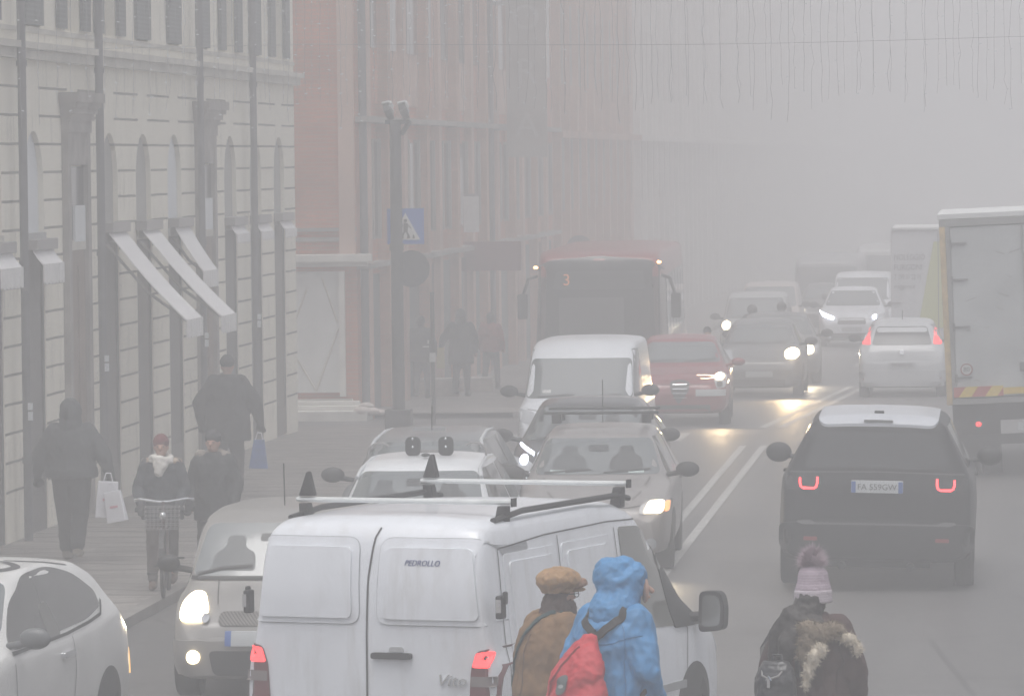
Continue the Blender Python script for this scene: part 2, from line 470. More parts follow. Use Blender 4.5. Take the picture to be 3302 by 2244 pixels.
# ------------------------------------------------------------------ vehicles
def gsm(a, s):
    if s <= 0: return a
    r = int(3 * s) + 1; k = np.exp(-0.5 * (np.arange(-r, r + 1) / s) ** 2); k /= k.sum()
    p = np.concatenate([2 * a[0] - a[r:0:-1], a, 2 * a[-1] - a[-2:-r - 2:-1]])
    return np.convolve(p, k, 'valid')
TEMPL = {
 'hatch': dict(top=[(0,.40),(.012,.47),(.05,.53),(.13,.60),(.235,.665),(.42,.955),(.52,1.0),(.66,.995),(.82,.95),(.90,.87),(.965,.68),(.99,.60),(1,.48)],
               belt=[(0,.37),(.05,.50),(.13,.565),(.235,.63),(.9,.675),(.97,.60),(1,.45)],
               wr=[(0,.78),(.2,.84),(.245,.83),(.42,.70),(.8,.68),(.9,.72),(.97,.84),(1,.84)]),
 'hatch3': dict(top=[(0,.40),(.012,.47),(.05,.53),(.13,.60),(.235,.665),(.42,.95),(.52,.995),(.66,1.0),(.80,.975),(.88,.91),(.93,.79),(.965,.68),(.99,.60),(1,.46)],
               belt=[(0,.37),(.05,.50),(.13,.565),(.235,.61),(.6,.64),(.9,.70),(.97,.60),(1,.43)],
               wr=[(0,.78),(.2,.84),(.245,.83),(.42,.72),(.8,.72),(.9,.76),(.97,.84),(1,.84)]),
 'wagon': dict(top=[(0,.40),(.012,.46),(.05,.52),(.14,.60),(.26,.655),(.42,.945),(.50,.985),(.70,1.0),(.88,.965),(.93,.90),(.975,.66),(.99,.60),(1,.48)],
               belt=[(0,.37),(.05,.49),(.14,.565),(.26,.625),(.92,.655),(.975,.6),(1,.45)],
               wr=[(0,.78),(.22,.84),(.27,.83),(.43,.70),(.9,.69),(.97,.84),(1,.84)]),
 'sedan': dict(top=[(0,.42),(.012,.48),(.05,.54),(.14,.61),(.28,.665),(.43,.955),(.52,1.0),(.64,.98),(.80,.72),(.96,.68),(.99,.6),(1,.48)],
               belt=[(0,.37),(.05,.50),(.14,.58),(.28,.635),(.8,.66),(.97,.62),(1,.45)],
               wr=[(0,.78),(.24,.84),(.29,.83),(.44,.69),(.64,.68),(.8,.82),(1,.82)]),
 'suv':   dict(top=[(0,.44),(.01,.54),(.05,.60),(.14,.64),(.25,.68),(.41,.955),(.50,.99),(.62,1.0),(.92,.99),(.947,.965),(.962,.88),(.982,.66),(.995,.60),(1,.40)],
               belt=[(0,.40),(.05,.56),(.14,.60),(.25,.645),(.95,.66),(.985,.62),(1,.38)],
               wr=[(0,.82),(.22,.86),(.26,.85),(.42,.70),(.9,.66),(.955,.72),(.985,.86),(1,.86)]),
 'minivan': dict(top=[(0,.36),(.012,.43),(.05,.48),(.13,.545),(.19,.585),(.37,.94),(.44,.985),(.60,1.0),(.92,.985),(.96,.93),(.985,.62),(1,.42)],
               belt=[(0,.34),(.05,.46),(.13,.52),(.19,.56),(.95,.575),(1,.4)],
               wr=[(0,.78),(.16,.86),(.2,.86),(.38,.82),(.9,.80),(.97,.84),(1,.84)]),
 'van':   dict(top=[(0,.28),(.01,.36),(.04,.43),(.10,.50),(.155,.555),(.37,.945),(.44,.985),(.55,1.0),(.94,.995),(.975,.97),(.992,.91),(1,.80)],
               belt=[(0,.26),(.04,.40),(.10,.47),(.155,.52),(.95,.53),(1,.52)],
               wr=[(0,.78),(.13,.84),(.16,.84),(.38,.84),(.9,.86),(1,.86)]),
 'bus':   dict(top=[(0,.88),(.003,.93),(.012,.965),(.04,.99),(.1,1.0),(.97,1.0),(1,.95)],
               belt=[(0,.40),(.02,.42),(1,.42)],
               wr=[(0,.88),(.02,.90),(.1,.92),(1,.92)]),
}
WPLAN = [(0,.76),(.015,.84),(.05,.91),(.12,.975),(.22,1),(.80,1),(.90,.985),(.96,.955),(.985,.92),(1,.86)]
WP = {'van': [(0,.76),(.015,.84),(.05,.91),(.12,.975),(.22,1),(.90,1),(.96,.995),(.985,.985),(1,.965)], 'bus': [(0,.90),(.008,.955),(.03,.985),(.07,1),(.95,1),(1,.96)], 'suv': [(0,.76),(.015,.84),(.05,.91),(.12,.975),(.22,1),(.86,1),(.94,.985),(.97,.965),(.99,.945),(1,.91)]}
def make_body(kind, L, W, H, zb=0.2, ny=90, wplan=None, sig=1.1):
    wplan = wplan or WP.get(kind)
    T = TEMPL[kind]
    # denser stations near both ends
    t = np.linspace(0, 1, ny); t = 0.5 - 0.5 * np.cos(np.pi * t) * (0.55 + 0.45 * np.abs(np.cos(np.pi * t)))
    t = (t - t[0]) / (t[-1] - t[0])
    def ip(pl): 
        a = np.array(pl); return np.interp(t, a[:, 0], a[:, 1])
    top = gsm(ip(T['top']), sig) * H; belt = gsm(ip(T['belt']), sig) * H; wr = gsm(ip(T['wr']), sig * 1.5)
    w = gsm(ip(wplan or WPLAN), sig * 1.2) * W / 2
    belt = np.minimum(belt, top - 0.02)
    rings = []; NS = 4
    for i in range(ny):
        wi, zt, zl = w[i], top[i], belt[i]; y = (t[i] - 0.5) * L
        b = zb + (0.03 if (t[i] < .03 or t[i] > .97) else 0)
        e = min(0.07, (zt - zl) * 0.45)
        wre = wi * wr[i]
        ctrl = [(0, b), (wi * .6, b), (wi * .93, b + .015), (wi * .985, b + .12), (wi, b + .5 * (zl - b)), (wi * .985, zl - .06), (wi * .95, zl + .002),
                (wre + (wi*.95-wre)*.5, zl + (zt - e - zl) * .5), (wre, zt - e), (wre * .88, zt - e * .35), (wre * .5, zt - e*.06), (0, zt)]
        c = np.array(ctrl); n = (len(c) - 1) * NS + 1
        u = np.linspace(0, len(c) - 1, n); px = np.interp(u, range(len(c)), c[:, 0]); pz = np.interp(u, range(len(c)), c[:, 1])
        x0, x1 = px.copy(), pz.copy()
        px = gsm(px, 1.1); pz = gsm(pz, 1.1); px[0] = 0; px[-1] = 0
        ring = [(px[k], y, pz[k]) for k in range(n)] + [(-px[k], y, pz[k]) for k in range(n - 2, 0, -1)]
        rings.append(ring)
    m = len(rings[0]); vs = [p for r in rings for p in r]; fs = []
    for i in range(ny - 1):
        for k in range(m):
            a = i * m + k; b2 = i * m + (k + 1) % m
            fs.append((a, a + m, b2 + m, b2))
    # closed ends: shrink a ring toward the middle, slightly bulged
    for i, dy in ((0, -0.02), (ny - 1, 0.02)):
        r = rings[i]; cz = (min(p[2] for p in r) + max(p[2] for p in r)) / 2
        o = len(vs); src = i * m
        for f, q in ((.93, .6), (.6, 1.), ):
            vs += [(p[0] * f, p[1] + dy * q, cz + (p[2] - cz) * f) for p in r]
            for k in range(m): fs.append((src + k, src + (k + 1) % m, o + (k + 1) % m, o + k))
            src = o; o = len(vs)
        fs.append(tuple(range(src, src + m)))
    return vs, fs

def wheel(root, x, y, r, wdt=0.2):
    s = 1 if x > 0 else -1
    w = MB(); w.tube((x - s * wdt, y, r), (x - s * wdt * .55, y, r), r * .3, n=12)
    o = w.build('wheel', RIM, root)
    t = MB(); n = 28; prof = [(-wdt / 2, r * .62), (-wdt / 2, r * .93), (-wdt * .38, r), (wdt * .38, r), (wdt / 2, r * .93), (wdt / 2, r * .62)]
    vs = []; 
    for i in range(n):
        a = 2 * math.pi * i / n
        for px, pr in prof: vs.append((x - s * wdt / 2 + px, y + pr * math.cos(a), r + pr * math.sin(a)))
    k = len(prof); fs = [(i * k + j, i * k + (j + 1) % k, ((i + 1) % n) * k + (j + 1) % k, ((i + 1) % n) * k + j) for i in range(n) for j in range(k)]
    t.add(vs, fs); t.build('tyre', TYRE, o, smooth=True)
    rm = MB(); rm.tube((x - s * wdt * .25, y, r), (x - s * .012, y, r), r * .62, r * .60, n=20)
    rm.build('rim', RIM, o)

def lamp_beam(parent, x, y, z, power, col=(1, .82, .55), ang=70, yaw=0):
    l = bpy.data.lights.new('headlight_beam', 'SPOT'); l.energy = power; l.color = col; l.spot_size = R(ang); l.spot_blend = 0.9; l.shadow_soft_size = 0.06
    o = bpy.data.objects.new('headlight_beam', l); link(o, parent); o.location = (x, y, z); o.rotation_euler = (R(82), 0, R(180 + yaw))
    return o

class Car:
    def __init__(s, name, label, cat, kind, x, y, face, L, W, H, col, yaw=0, lean=0, zb=0.2, group=None, rough=.3, wr=.31, paint=None, ny=90, mirrors=True, wheels=True, arch=True, z=None):
        """face 'front'/'rear' = which end looks at the viewer; y = that end's distance"""
        a = R(yaw) + (0 if face == 'front' else math.pi)
        # centre of the car
        hx, hy = math.sin(R(yaw)), math.cos(R(yaw))
        cx, cy_ = x - hx * L / 2 * (1 if face == 'front' else 1) , y + hy * L / 2
        if face == 'rear' or face == 'front': cx = x - hx * L / 2
        s.root = empty(name, (cx, cy_, G(cy_) if z is None else z), (0, R(lean), a), label, cat, group)
        s.root.rotation_mode = 'XYZ'
        if lean: # lean about the street axis, applied before the turn
            s.root.rotation_euler = (Matrix.Rotation(R(lean), 3, 'Y') @ Matrix.Rotation(a, 3, 'Z')).to_euler()
        vs, fs = make_body(kind, L, W, H, zb, ny)
        s.L, s.W, s.H, s.kind = L, W, H, kind
        s.skin = Skin(vs, fs)
        s.paint = paint or mat('paint_' + name + label[:14].replace(' ', '_'), col, rough=rough, coat=.35, nz=.07, ns=2.5)
        me = MB().add(vs, fs).mesh('body'); me.materials.append(s.paint); shade(me, 50)
        s.body = link(bpy.data.objects.new('body', me), s.root)
        s.wr = wr; wb = L * .31
        s.wy = (-L / 2 + L * .195, L / 2 - L * .19)
        if wheels:
            for yy in s.wy:
                for sx in (-1, 1):
                    wheel(s.root, sx * (W / 2 - .015), yy, wr)
                    if arch:
                        q = [(yy + (wr + .055) * math.cos(t), wr + (wr + .055) * math.sin(t)) for t in np.linspace(-.35, math.pi + .35, 18)]
                        s.skin.patch('wheel_arch', 'right' if sx > 0 else 'left', q, BLACK, s.body, off=.004)
        if mirrors:
            ym = -L / 2 + {'hatch3': .29, 'hatch': .29, 'wagon': .31, 'sedan': .33, 'suv': .29, 'minivan': .24, 'van': .215, 'bus': .0}[kind] * L
            zm = {'hatch3': .68, 'hatch': .68, 'wagon': .67, 'sedan': .67, 'suv': .69, 'minivan': .60, 'van': .60, 'bus': .6}[kind] * H
            s.mirror(ym, zm)
    def mirror(s, ym, zm, m=None, size=(.13, .07, .085)):
        for sx in (-1, 1):
            b = MB(); xo = s.W / 2 * .94
            b.ell((sx * (xo + .05 + size[0]), ym, zm + .05), size, 16, 10); b.tube((sx * (xo - .05), ym + .02, zm - .01), (sx * (xo + .12), ym, zm + .02), .025, .03)
            b.build('wing_mirror', m or s.mm, s.root, smooth=True)
    mm = BLACK
    def front(s, lamps=None, lit=(0, 0), grille=None, plate=True, litm=None, fog=None, ws=None, wiper=True, glass=None, lensmat=None):
        H, W, K = s.H, s.W, s.skin
        z0, z1, w0, w1 = ws or {'hatch3': (.685, .925, .405, .325), 'hatch': (.685, .925, .405, .325), 'wagon': (.675, .92, .405, .325), 'sedan': (.685, .93, .405, .32), 'suv': (.70, .93, .41, .33), 'minivan': (.60, .915, .42, .375), 'van': (.575, .915, .43, .40), 'bus': (.3, .86, .455, .42)}[s.kind]
        p = rpoly([(-w0 * W, z0 * H), (w0 * W, z0 * H), (w1 * W, z1 * H), (-w1 * W, z1 * H)], .07)
        K.patch('windscreen', 'front', p, glass or GLASS, s.body, off=.006, step=.12)
        if wiper:
            for a in (-.34, .04):
                K.line('wiper', 'front', [(a * W, z0 * H + .012), (a * W + .30 * W, z0 * H + .045)], .016, BLACK, s.body, off=.014)
        if lamps:
            for i, sx in enumerate((-1, 1)):
                pp = rpoly([(sx * u, z) for u, z in lamps], .03)
                h = K.patch('headlight', 'front', pp, lensmat or LENS, s.body, off=.008, step=.06)
                if lit[i]:
                    us = [u for u, z in lamps]; zs = [z for u, z in lamps]
                    k = litm or (WARM, .42, .5)
                    cu, cz = sum(us) / len(us), sum(zs) / len(zs); du = (max(us) - min(us)) * .5 * k[1] * 2; dz = (max(zs) - min(zs)) * .5 * k[2] * 2
                    q = [(sx * cu + du / 2 * math.cos(t), cz + dz / 2 * math.sin(t)) for t in np.linspace(0, 2 * math.pi, 17)[:-1]]
                    K.patch('bulb', 'front', q, k[0], h, off=.022, step=.1)
        if grille:
            K.patch('grille', 'front', rpoly(grille, .03), DARKG, s.body, off=.006, step=.08)
        K.patch('lower_grille', 'front', rect(-.30 * W, .30 * W, .16 * H, .25 * H, .03), DARKG, s.body, off=.006)
        if fog:
            for i, sx in enumerate((-1, 1)):
                q = [(sx * fog[0] + fog[2] * math.cos(t), fog[1] + fog[2] * math.sin(t)) for t in np.linspace(0, 2 * math.pi, 15)[:-1]]
                K.patch('fog_lamp', 'front', q, WARM if (len(fog) > 3 and fog[3] == i + 1) else LENS, s.body, off=.012)
        if plate: K.patch('front_plate', 'front', rect(-.26, .26, .28 * H, .28 * H + .11), PLATE, s.body, off=.014)
        K.line('bonnet_seam', 'front', [(-.40 * W, .5 * H), (-.22 * W, .475 * H), (.22 * W, .475 * H), (.40 * W, .5 * H)], .008, BLACK, s.body)
        return s
    def side(s, win, m=None, seams=(), handles=(), sides=('left', 'right')):
        for sd_ in sides:
            for w in win: s.skin.patch('side_window', sd_, rpoly(w, .05), m or SGLASS, s.body, off=.006, step=.12)
            for q in seams: s.skin.line('door_seam', sd_, q, .010, BLACK, s.body)
            for (yy, zz) in handles: s.skin.patch('door_handle', sd_, rect(yy - .09, yy + .09, zz - .015, zz + .015, .012), s.paint, s.body, off=.035)
        return s
    def std_side(s, m=None):
        L, H, k = s.L, s.H, s.kind
        c = {'hatch': (.30, .45, .86, .655), 'wagon': (.32, .45, .92, .64), 'sedan': (.34, .46, .74, .65), 'suv': (.30, .44, .90, .665), 'minivan': (.24, .40, .93, .58), 'van': (.21, .38, .5, .56), 'bus': (.05, .06, .97, .45)}[k]
        y0, y1, y2 = [-L / 2 + q * L for q in c[:3]]; zb = c[3] * H + .03; zt = H * .925
        ym = (y1 + y2) / 2
        if k == 'van': w = [[(y0, zb), (y2, zb), (y2, zt), (y1, zt)]]
        else: w = [[(y0 + .05, zb), (ym - .05, zb + .01), (ym - .05, zt), (y1, zt)], [(ym + .05, zb + .01), (y2 - .03, zb + .03), (y2 - .18, zt), (ym + .05, zt)]]
        s.side(w, m, seams=[[(ym, .25 * H), (ym, zb)]], handles=[(ym - .14, zb - .1)])
        return s
    def rear(s, glass_, lamps, lit=True, plate=None, mats=None):
        K = s.skin
        K.patch('rear_window', 'rear', rpoly(glass_, .06), mats or DGLASS, s.body, off=.006, step=.12)
        for sx in (-1, 1):
            K.patch('tail_light', 'rear', rpoly([(sx * u, z) for u, z in lamps], .02), REDE if lit else REDL, s.body, off=.012, step=.06)
        if plate: 
            K.patch('rear_plate', 'rear', rect(-.26, .26, plate, plate + .11), PLATE, s.body, off=.014)
        return s

# ================================================================== ground
YS = [-6, 10, 25, 40, 55, 70, 82, 95, 110, 130, 150, 175, 200, 240, 280, 330, 400, 520]
def strip(name, xs, m, dz, ys=None, kind='structure', base=ROAD):
    ys = ys or YS; mb = MB(); vs = []; n = len(xs)
    for y in ys:
        for x in xs: vs.append((x, y, G(y, base) + dz))
    mb.add(vs, [(i * n + j, i * n + j + 1, (i + 1) * n + j + 1, (i + 1) * n + j) for i in range(len(ys) - 1) for j in range(n - 1)])
    o = mb.build(name, m); 
    if kind: o['kind'] = kind
    return o
strip('ground', [-900, -12, 12, 900], mat('far_ground', (.11, .105, .10), .8, nz=.2, ns=.3), -0.06, ys=[-60] + YS + [900])
strip('road', [-8.3, -4, 0, 4, 30], asphalt_mat(), 0.0)
pav = paving_mat()
def walk(name, x0, x1, y0, y1):
    ys = [y0] + [y for y in YS if y0 < y < y1] + [y1]
    o = strip(name, [x0, x1], pav, 0.10, ys)
    return o
walk('sidewalk', -14, -8.46, -6, 87.5)
walk('sidewalk', -11.6, -8.46, 93.0, 420)
KERB = mat('kerb_stone', (.19, .18, .17), .75, nz=.25, ns=2)
def kerb(y0, y1, x0=-8.46, x1=-8.3):
    mb = MB(); ys = [y0] + [y for y in YS if y0 < y < y1] + [y1]; vs = []
    for y in ys:
        g = G(y); vs += [(x0, y, g - .05), (x0, y, g + .105), (x1, y, g + .105), (x1, y, g - .05)]
    fs = [(i * 4 + j, i * 4 + j + 1, i * 4 + j + 5, i * 4 + j + 4) for i in range(len(ys) - 1) for j in range(3)] + [(0, 1, 2, 3), tuple(len(vs) - 4 + k for k in range(4))]
    mb.add(vs, fs); o = mb.build('kerb', KERB); o['kind'] = 'structure'
kerb(-6, 87.5); kerb(93, 420)
strip('side_street', [-60, -8.3], asphalt_mat.__call__() if False else bpy.data.materials['asphalt'], 0.002, ys=[87.52, 92.98])
PAINTW = mat('road_paint', (.36, .36, .35), .6, nz=.35, ns=9)
PAINTX = mat('worn_road_paint', (.30, .30, .295), .6, nz=.35, ns=4)
strip('centre_line', [-3.91, -3.80], PAINTW, 0.004, ys=[20, 40, 55, 70, 81.5])
strip('centre_line', [-3.59, -3.48], PAINTW, 0.004, ys=[20, 40, 55, 70, 81.5])
def seg(xa, ya, xb, yb, w=.14):
    mb = MB(); vs = []; n = 8
    for i in range(n + 1):
        t = i / n; x = xa + (xb - xa) * t; y = ya + (yb - ya) * t
        vs += [(x, y, G(y) + .004), (x + w, y, G(y) + .004)]
    mb.add(vs, [(2 * i, 2 * i + 1, 2 * i + 3, 2 * i + 2) for i in range(n)]); o = mb.build('centre_line', PAINTW); o['kind'] = 'structure'
seg(-3.92, 88, -2.95, 108); seg(-3.60, 88, -2.65, 108)
for x in (-8.24, -7.34, -6.43, -5.52):
    o = strip('crossing_stripe', [x, x + .60], PAINTX, 0.004, ys=[83.2, 86.2])
x = -3.2
while x < 4:
    strip('crossing_stripe', [x, x + .5], PAINTX, 0.004, ys=[121, 124]); x += 1.0
# round and square covers in the carriageway
mb = MB(); mb.tube((2.0, 48, ROAD - .02), (2.0, 48, ROAD + .006), .33, n=24); o = mb.build('manhole_cover', mat('cast_iron', (.05, .05, .05), .6, nz=.3)); tag(o, 'round iron cover set in the asphalt right of the black car', 'manhole cover')

# ================================================================== cream corner building
FX = -11.33; BP = 2.715; BY0 = 62.1
STUC = ashlar_mat(BY0, BP, .62)
TRIM = mat('stone_trim', (.50, .48, .43), .85, nz=.2, ns=2)
TRIMD = mat('stone_trim_weathered', (.27, .25, .235), .9, nz=.3, ns=3)
SHUT = mat('shop_shutter_grey', (.085, .082, .082), .6, nz=.2)
LOUV = stripe_mat('louvred_shutter', (.055, .065, .068), (.10, .115, .118), 2, .06, .45)
TYMP = mat('tympanum', (.29, .285, .27), .9, nz=.12, ns=1.5)
DOORB = mat('wood_door', (.17, .125, .10), .7, nz=.2, ns=3)
POSTER = mat('white_blind', (.62, .65, .68), .6)
bld = empty('corner_building', (FX, 70, 0), label='cream rendered corner building with arched shopfronts and dark downpipes', cat='building')
def L(x, y, z): return (x - FX, y - 70, z)
bays = [BY0 + BP * i for i in range(-3, 9)]      # last at 83.8
Y0, Y1 = 52.2, 85.75
doors = (1, 5)                                      # portals at 64.8 and 75.7
mb = MB(); HW = .62; SPR = 4.14; ZT = 5.62
prev = Y0
def wq(y0, y1, z0, z1):
    mb.add([L(FX, y0, z0), L(FX, y1, z0), L(FX, y1, z1), L(FX, y0, z1)], [(0, 1, 2, 3)])
for i, yc in enumerate(bays):
    if (i - 3) in doors: continue
    wq(prev, yc - HW, -0.05, ZT); prev = yc + HW
    n = 14; arc = [(yc - HW * math.cos(math.pi * k / n), SPR + HW * math.sin(math.pi * k / n)) for k in range(n + 1)]
    for a, b in zip(arc[:-1], arc[1:]):
        mb.add([L(FX, a[0], a[1]), L(FX, b[0], b[1]), L(FX, b[0], ZT), L(FX, a[0], ZT)], [(0, 1, 2, 3)])
        mb.add([L(FX, a[0], a[1]), L(FX, b[0], b[1]), L(FX - .07, b[0], b[1]), L(FX - .07, a[0], a[1])], [(3, 2, 1, 0)])
    for sgn in (-1, 1):
        mb.add([L(FX, yc + sgn * HW, -.05), L(FX, yc + sgn * HW, SPR), L(FX - .07, yc + sgn * HW, SPR), L(FX - .07, yc + sgn * HW, -.05)], [(0, 1, 2, 3)])
wq(prev, Y1, -.05, ZT)
# corner return and upper storeys with window holes
mb.add([L(FX, Y1, -.05), L(FX - 12, Y1, -.05), L(FX - 12, Y1, 18), L(FX, Y1, 18)], [(0, 1, 2, 3)])
mb.add([L(FX, Y0, -.05), L(FX - 12, Y0, -.05), L(FX - 12, Y0, 18), L(FX, Y0, 18)], [(0, 1, 2, 3)])
mb.add([L(FX - 12, Y0, 18), L(FX - 12, Y1, 18), L(FX, Y1, 18), L(FX, Y0, 18)], [(0, 1, 2, 3)])
prev = Y0; WZ0, WZ1 = 6.0, 8.35
for yc in bays:
    wq(prev, yc - .56, ZT, 18); prev = yc + .56
    wq(yc - .56, yc + .56, ZT, WZ0); wq(yc - .56, yc + .56, WZ1, 18)
    for a in (-.56, .56):
        mb.add([L(FX, yc + a, WZ0), L(FX, yc + a, WZ1), L(FX - .22, yc + a, WZ1), L(FX - .22, yc + a, WZ0)], [(0, 1, 2, 3)])
    mb.add([L(FX, yc - .56, WZ0), L(FX, yc + .56, WZ0), L(FX - .22, yc + .56, WZ0), L(FX - .22, yc - .56, WZ0)], [(0, 1, 2, 3)])
wq(prev, Y1, ZT, 18)
w = mb.build('wall', STUC, bld)
# object-space of the stucco must carry real y: shift the material origin
for n in STUC.node_tree.nodes:
    if n.type == 'SEPXYZ': sepn = n
off = STUC.node_tree.nodes.new('ShaderNodeVectorMath'); off.operation = 'ADD'; off.inputs[1].default_value = (0, 70, 0)
tcn = [n for n in STUC.node_tree.nodes if n.type == 'TEX_COORD'][0]
STUC.node_tree.links.new(tcn.outputs['Object'], off.inputs[0]); STUC.node_tree.links.new(off.outputs[0], sepn.inputs[0])
mb = MB()
mb.bx(0, .10, Y0 - 70, Y1 - 70 + .10, 5.60, 5.72); mb.bx(.002, .16, Y0 - 70, Y1 - 70 + .16, 5.72, 5.80)
mb.build('belt_course', TRIM, bld)
mb = MB(); mb.bx(0, .02, Y0 - 70, Y1 - 70 + .02, 5.98 - .06, 5.98); mb.build('sill_course', TRIM, bld)
mb = MB(); mb.bx(0, .7, Y0 - 70, Y1 - 70 + .7, 17.6, 18.2); mb.bx(0, .4, Y0 - 70, Y1 - 70 + .4, 17.2, 17.6); mb.build('eaves_cornice', TRIM, bld)
whites = {0: 1, 4: 1}
for i, yc in enumerate(bays):
    k = i - 3; y = yc - 70
    if k in doors:
        mb = MB(); mb.bx(0.0, .08, y - .82, y - .60, 0, 4.75); mb.bx(0.0, .08, y + .60, y + .82, 0, 4.75); mb.bx(0, .07, y - .60, y + .60, 4.35, 4.75)
        fr = mb.build('portal_frame', TRIMD, bld)
        mb = MB(); mb.bx(.0, .10, y - .83, y + .83, 4.75, 4.90); mb.bx(0, .13, y - .86, y + .86, 4.90, 4.98); mb.bx(0, .17, y - .90, y + .90, 4.98, 5.06); mb.bx(0, .21, y - .94, y + .94, 5.06, 5.12); mb.bx(0, .25, y - .98, y + .98, 5.12, 5.24)
        mb.build('portal_cornice', TRIMD, fr)
        mb = MB(); mb.bx(.0, .02, y - .60, y + .60, 0, 3.3); mb.bx(.02, .04, y - .5, y - .06, .3, 3.1); mb.bx(.02, .04, y + .06, y + .5, .3, 3.1)
        mb.build('entrance_door', DOORB, bld)
        mb = MB(); mb.bx(.0, .022, y - .60, y + .60, 3.42, 4.33); mb.build('fanlight', DGLASS, bld)
        mb = MB(); mb.bx(.022, .05, y - .2, y + .55, 3.40, 3.85); mb.build('notice_board', POSTER, bld)
        mb = MB(); mb.bx(.0, .045, y - .62, y + .62, 3.3, 3.42); mb.build('transom', TRIM, bld)
    else:
        n = 16; q = [(y - HW, 3.55)] + [(y - HW * math.cos(math.pi * t / n), SPR + HW * math.sin(math.pi * t / n)) for t in range(n + 1)] + [(y + HW, 3.55)]
        mb = MB(); mb.prism(q, 0, -.085, -.065); mb.build('arch_window', POSTER if k in whites else TYMP, bld)
        mb = MB(); mb.bx(-.06, .03, y - HW - .0, y + HW, 3.35, 3.55); mb.build('shop_fascia', TRIM if k % 2 else mat('grey_fascia', (.33, .33, .33), .7), bld)
        mb = MB(); mb.bx(-.08, -.035, y - HW, y + HW, 0, 3.35); mb.bx(-.035, -.015, y - HW, y - HW + .09, 0, 3.35); mb.bx(-.035, -.015, y + HW - .09, y + HW, 0, 3.35); mb.bx(-.035, -.017, y - HW + .09, y + HW - .09, 0, .45)
        mb.build('shopfront', SHUT, bld)
    # upper window with louvred shutters
    mb = MB(); mb.bx(-.2, -.18, y - .56, y + .56, WZ0, WZ1)
    wnd = mb.build('window', DGLASS, bld)
    opn = k in (1, 2, 6, 8)
    mb = MB()
    if opn:
        mb.bx(.01, .06, y - 1.12, y - .58, WZ0 + .02, WZ1); mb.bx(.01, .06, y + .58, y + 1.12, WZ0 + .02, WZ1)
    else:
        mb.bx(-.03, .045, y - .58, y - .01, WZ0 + .02, WZ1 + .02); mb.bx(-.03, .045, y + .01, y + .58, WZ0 + .02, WZ1 + .02)
    mb.build('shutter', LOUV, wnd)
    # second row of windows, above the frame of the photograph
    mb = MB(); mb.bx(.0, .04, y - .55, y + .55, 10.2, 12.3); mb.build('shutter', LOUV, bld)
    mb = MB(); mb.bx(.0, .04, y - .55, y + .55, 14, 15.8); mb.build('shutter', LOUV, bld)
PIPE = mat('downpipe_iron', (.10, .10, .11), .6, nz=.2)
for yy, r, c in ((60.6, .05, 1.45), (65.95, .052, 1.8), (74.5, .048, 1.8), (79.9, .052, 1.9)):
    mb = MB(); mb.tube((.15, yy - 70, 0), (.15, yy - 70, 17.3), r, n=12)
    for z in (.9, 3.2, 5.5, 8, 11, 14): mb.tube((.15, yy - 70, z), (.15, yy - 70, z + .07), r * 1.25, n=12)
    p = mb.build('downpipe', PIPE, bld, smooth=True)
    mb = MB(); mb.box((.15 + r, yy - 70 - r, c), (.05, .05, .10)); mb.box((.15 + r, yy - 70 - r, c + .11), (.05, .05, .08)); mb.build('pipe_label', POSTER, p)
# ---- awnings of the shops
AWN = mat('awning_canvas', (.78, .77, .78), .85, nz=.06)
AWNS = mat('awning_scalloped', (.72, .71, .71), .85, nz=.1)
ARM = mat('awning_arm', (.25, .24, .24), .5)
def awning(yc, out, drop, ztop, label, hw=.66, val=.22, arms=True):
    o = empty('awning', (FX, yc, ztop), label=label, cat='awning', group='awnings over the shop openings')
    v = MB(); t = .02
    for y in (-hw, hw): pass
    n = 6; P = []
    for i in range(n + 1):
        s = i / n; P.append((.10 + (out - .10) * s, -drop * s - .05 * math.sin(math.pi * s) * min(1, out)))
    vs = [(x, sy * hw, z) for x, z in P for sy in (-1, 1)] + [(x, sy * hw, z - t) for x, z in P for sy in (-1, 1)]
    m = 2 * (n + 1)
    fs = [(2 * i, 2 * i + 1, 2 * i + 3, 2 * i + 2) for i in range(n)] + [(m + 2 * i, m + 2 * i + 2, m + 2 * i + 3, m + 2 * i + 1) for i in range(n)]
    fs += [(2 * i, 2 * i + 2, m + 2 * i + 2, m + 2 * i) for i in range(n)] + [(2 * i + 1, m + 2 * i + 1, m + 2 * i + 3, 2 * i + 3) for i in range(n)] + [(0, m, m + 1, 1), (2 * n, 2 * n + 1, m + 2 * n + 1, m + 2 * n)]
    v.add(vs, fs); v.build('canopy', AWN, o)
    v = MB(); N = 12
    for i in range(N):
        a = -hw + 2 * hw * i / N; b = -hw + 2 * hw * (i + 1) / N; wv = .005 * (i % 2)
        v.bx(out - .005 + wv, out + .012 + wv, a, b, -drop - val - .02 * (i % 2), -drop)
    v.build('valance', AWNS, o)
    v = MB(); v.bx(.002, .16, -hw - .03, hw + .03, .0, .13); v.build('awning_box', ARM, o, bevel=.01)
    if arms:
        for sy in (-1, 1):
            v = MB(); v.tube((.05, sy * (hw - .1), -.15), (out * .5, sy * (hw - .3), -drop * .6 - .1), .02); v.tube((out * .5, sy * (hw - .3), -drop * .6 - .1), (out, sy * (hw - .1), -drop - .02), .02)
            v.build('folding_arm', ARM, o)
    return o
awning(67.5, 1.08, 1.12, 3.48, 'longest pale awning reaching down over the pavement, nearest the second downpipe')
awning(70.2, 1.13, 1.14, 3.47, 'second long pale awning, just beyond the longest one')
awning(73.0, .48, .60, 3.47, 'short half opened pale awning between the long ones and the third downpipe')
awning(62.1, .22, .16, 3.35, 'small rolled up awning between the first and second downpipes', val=.22, arms=False)
awning(59.4, .22, .16, 3.35, 'small rolled up awning at the edge of the photo, left of the first downpipe', val=.22, arms=False)
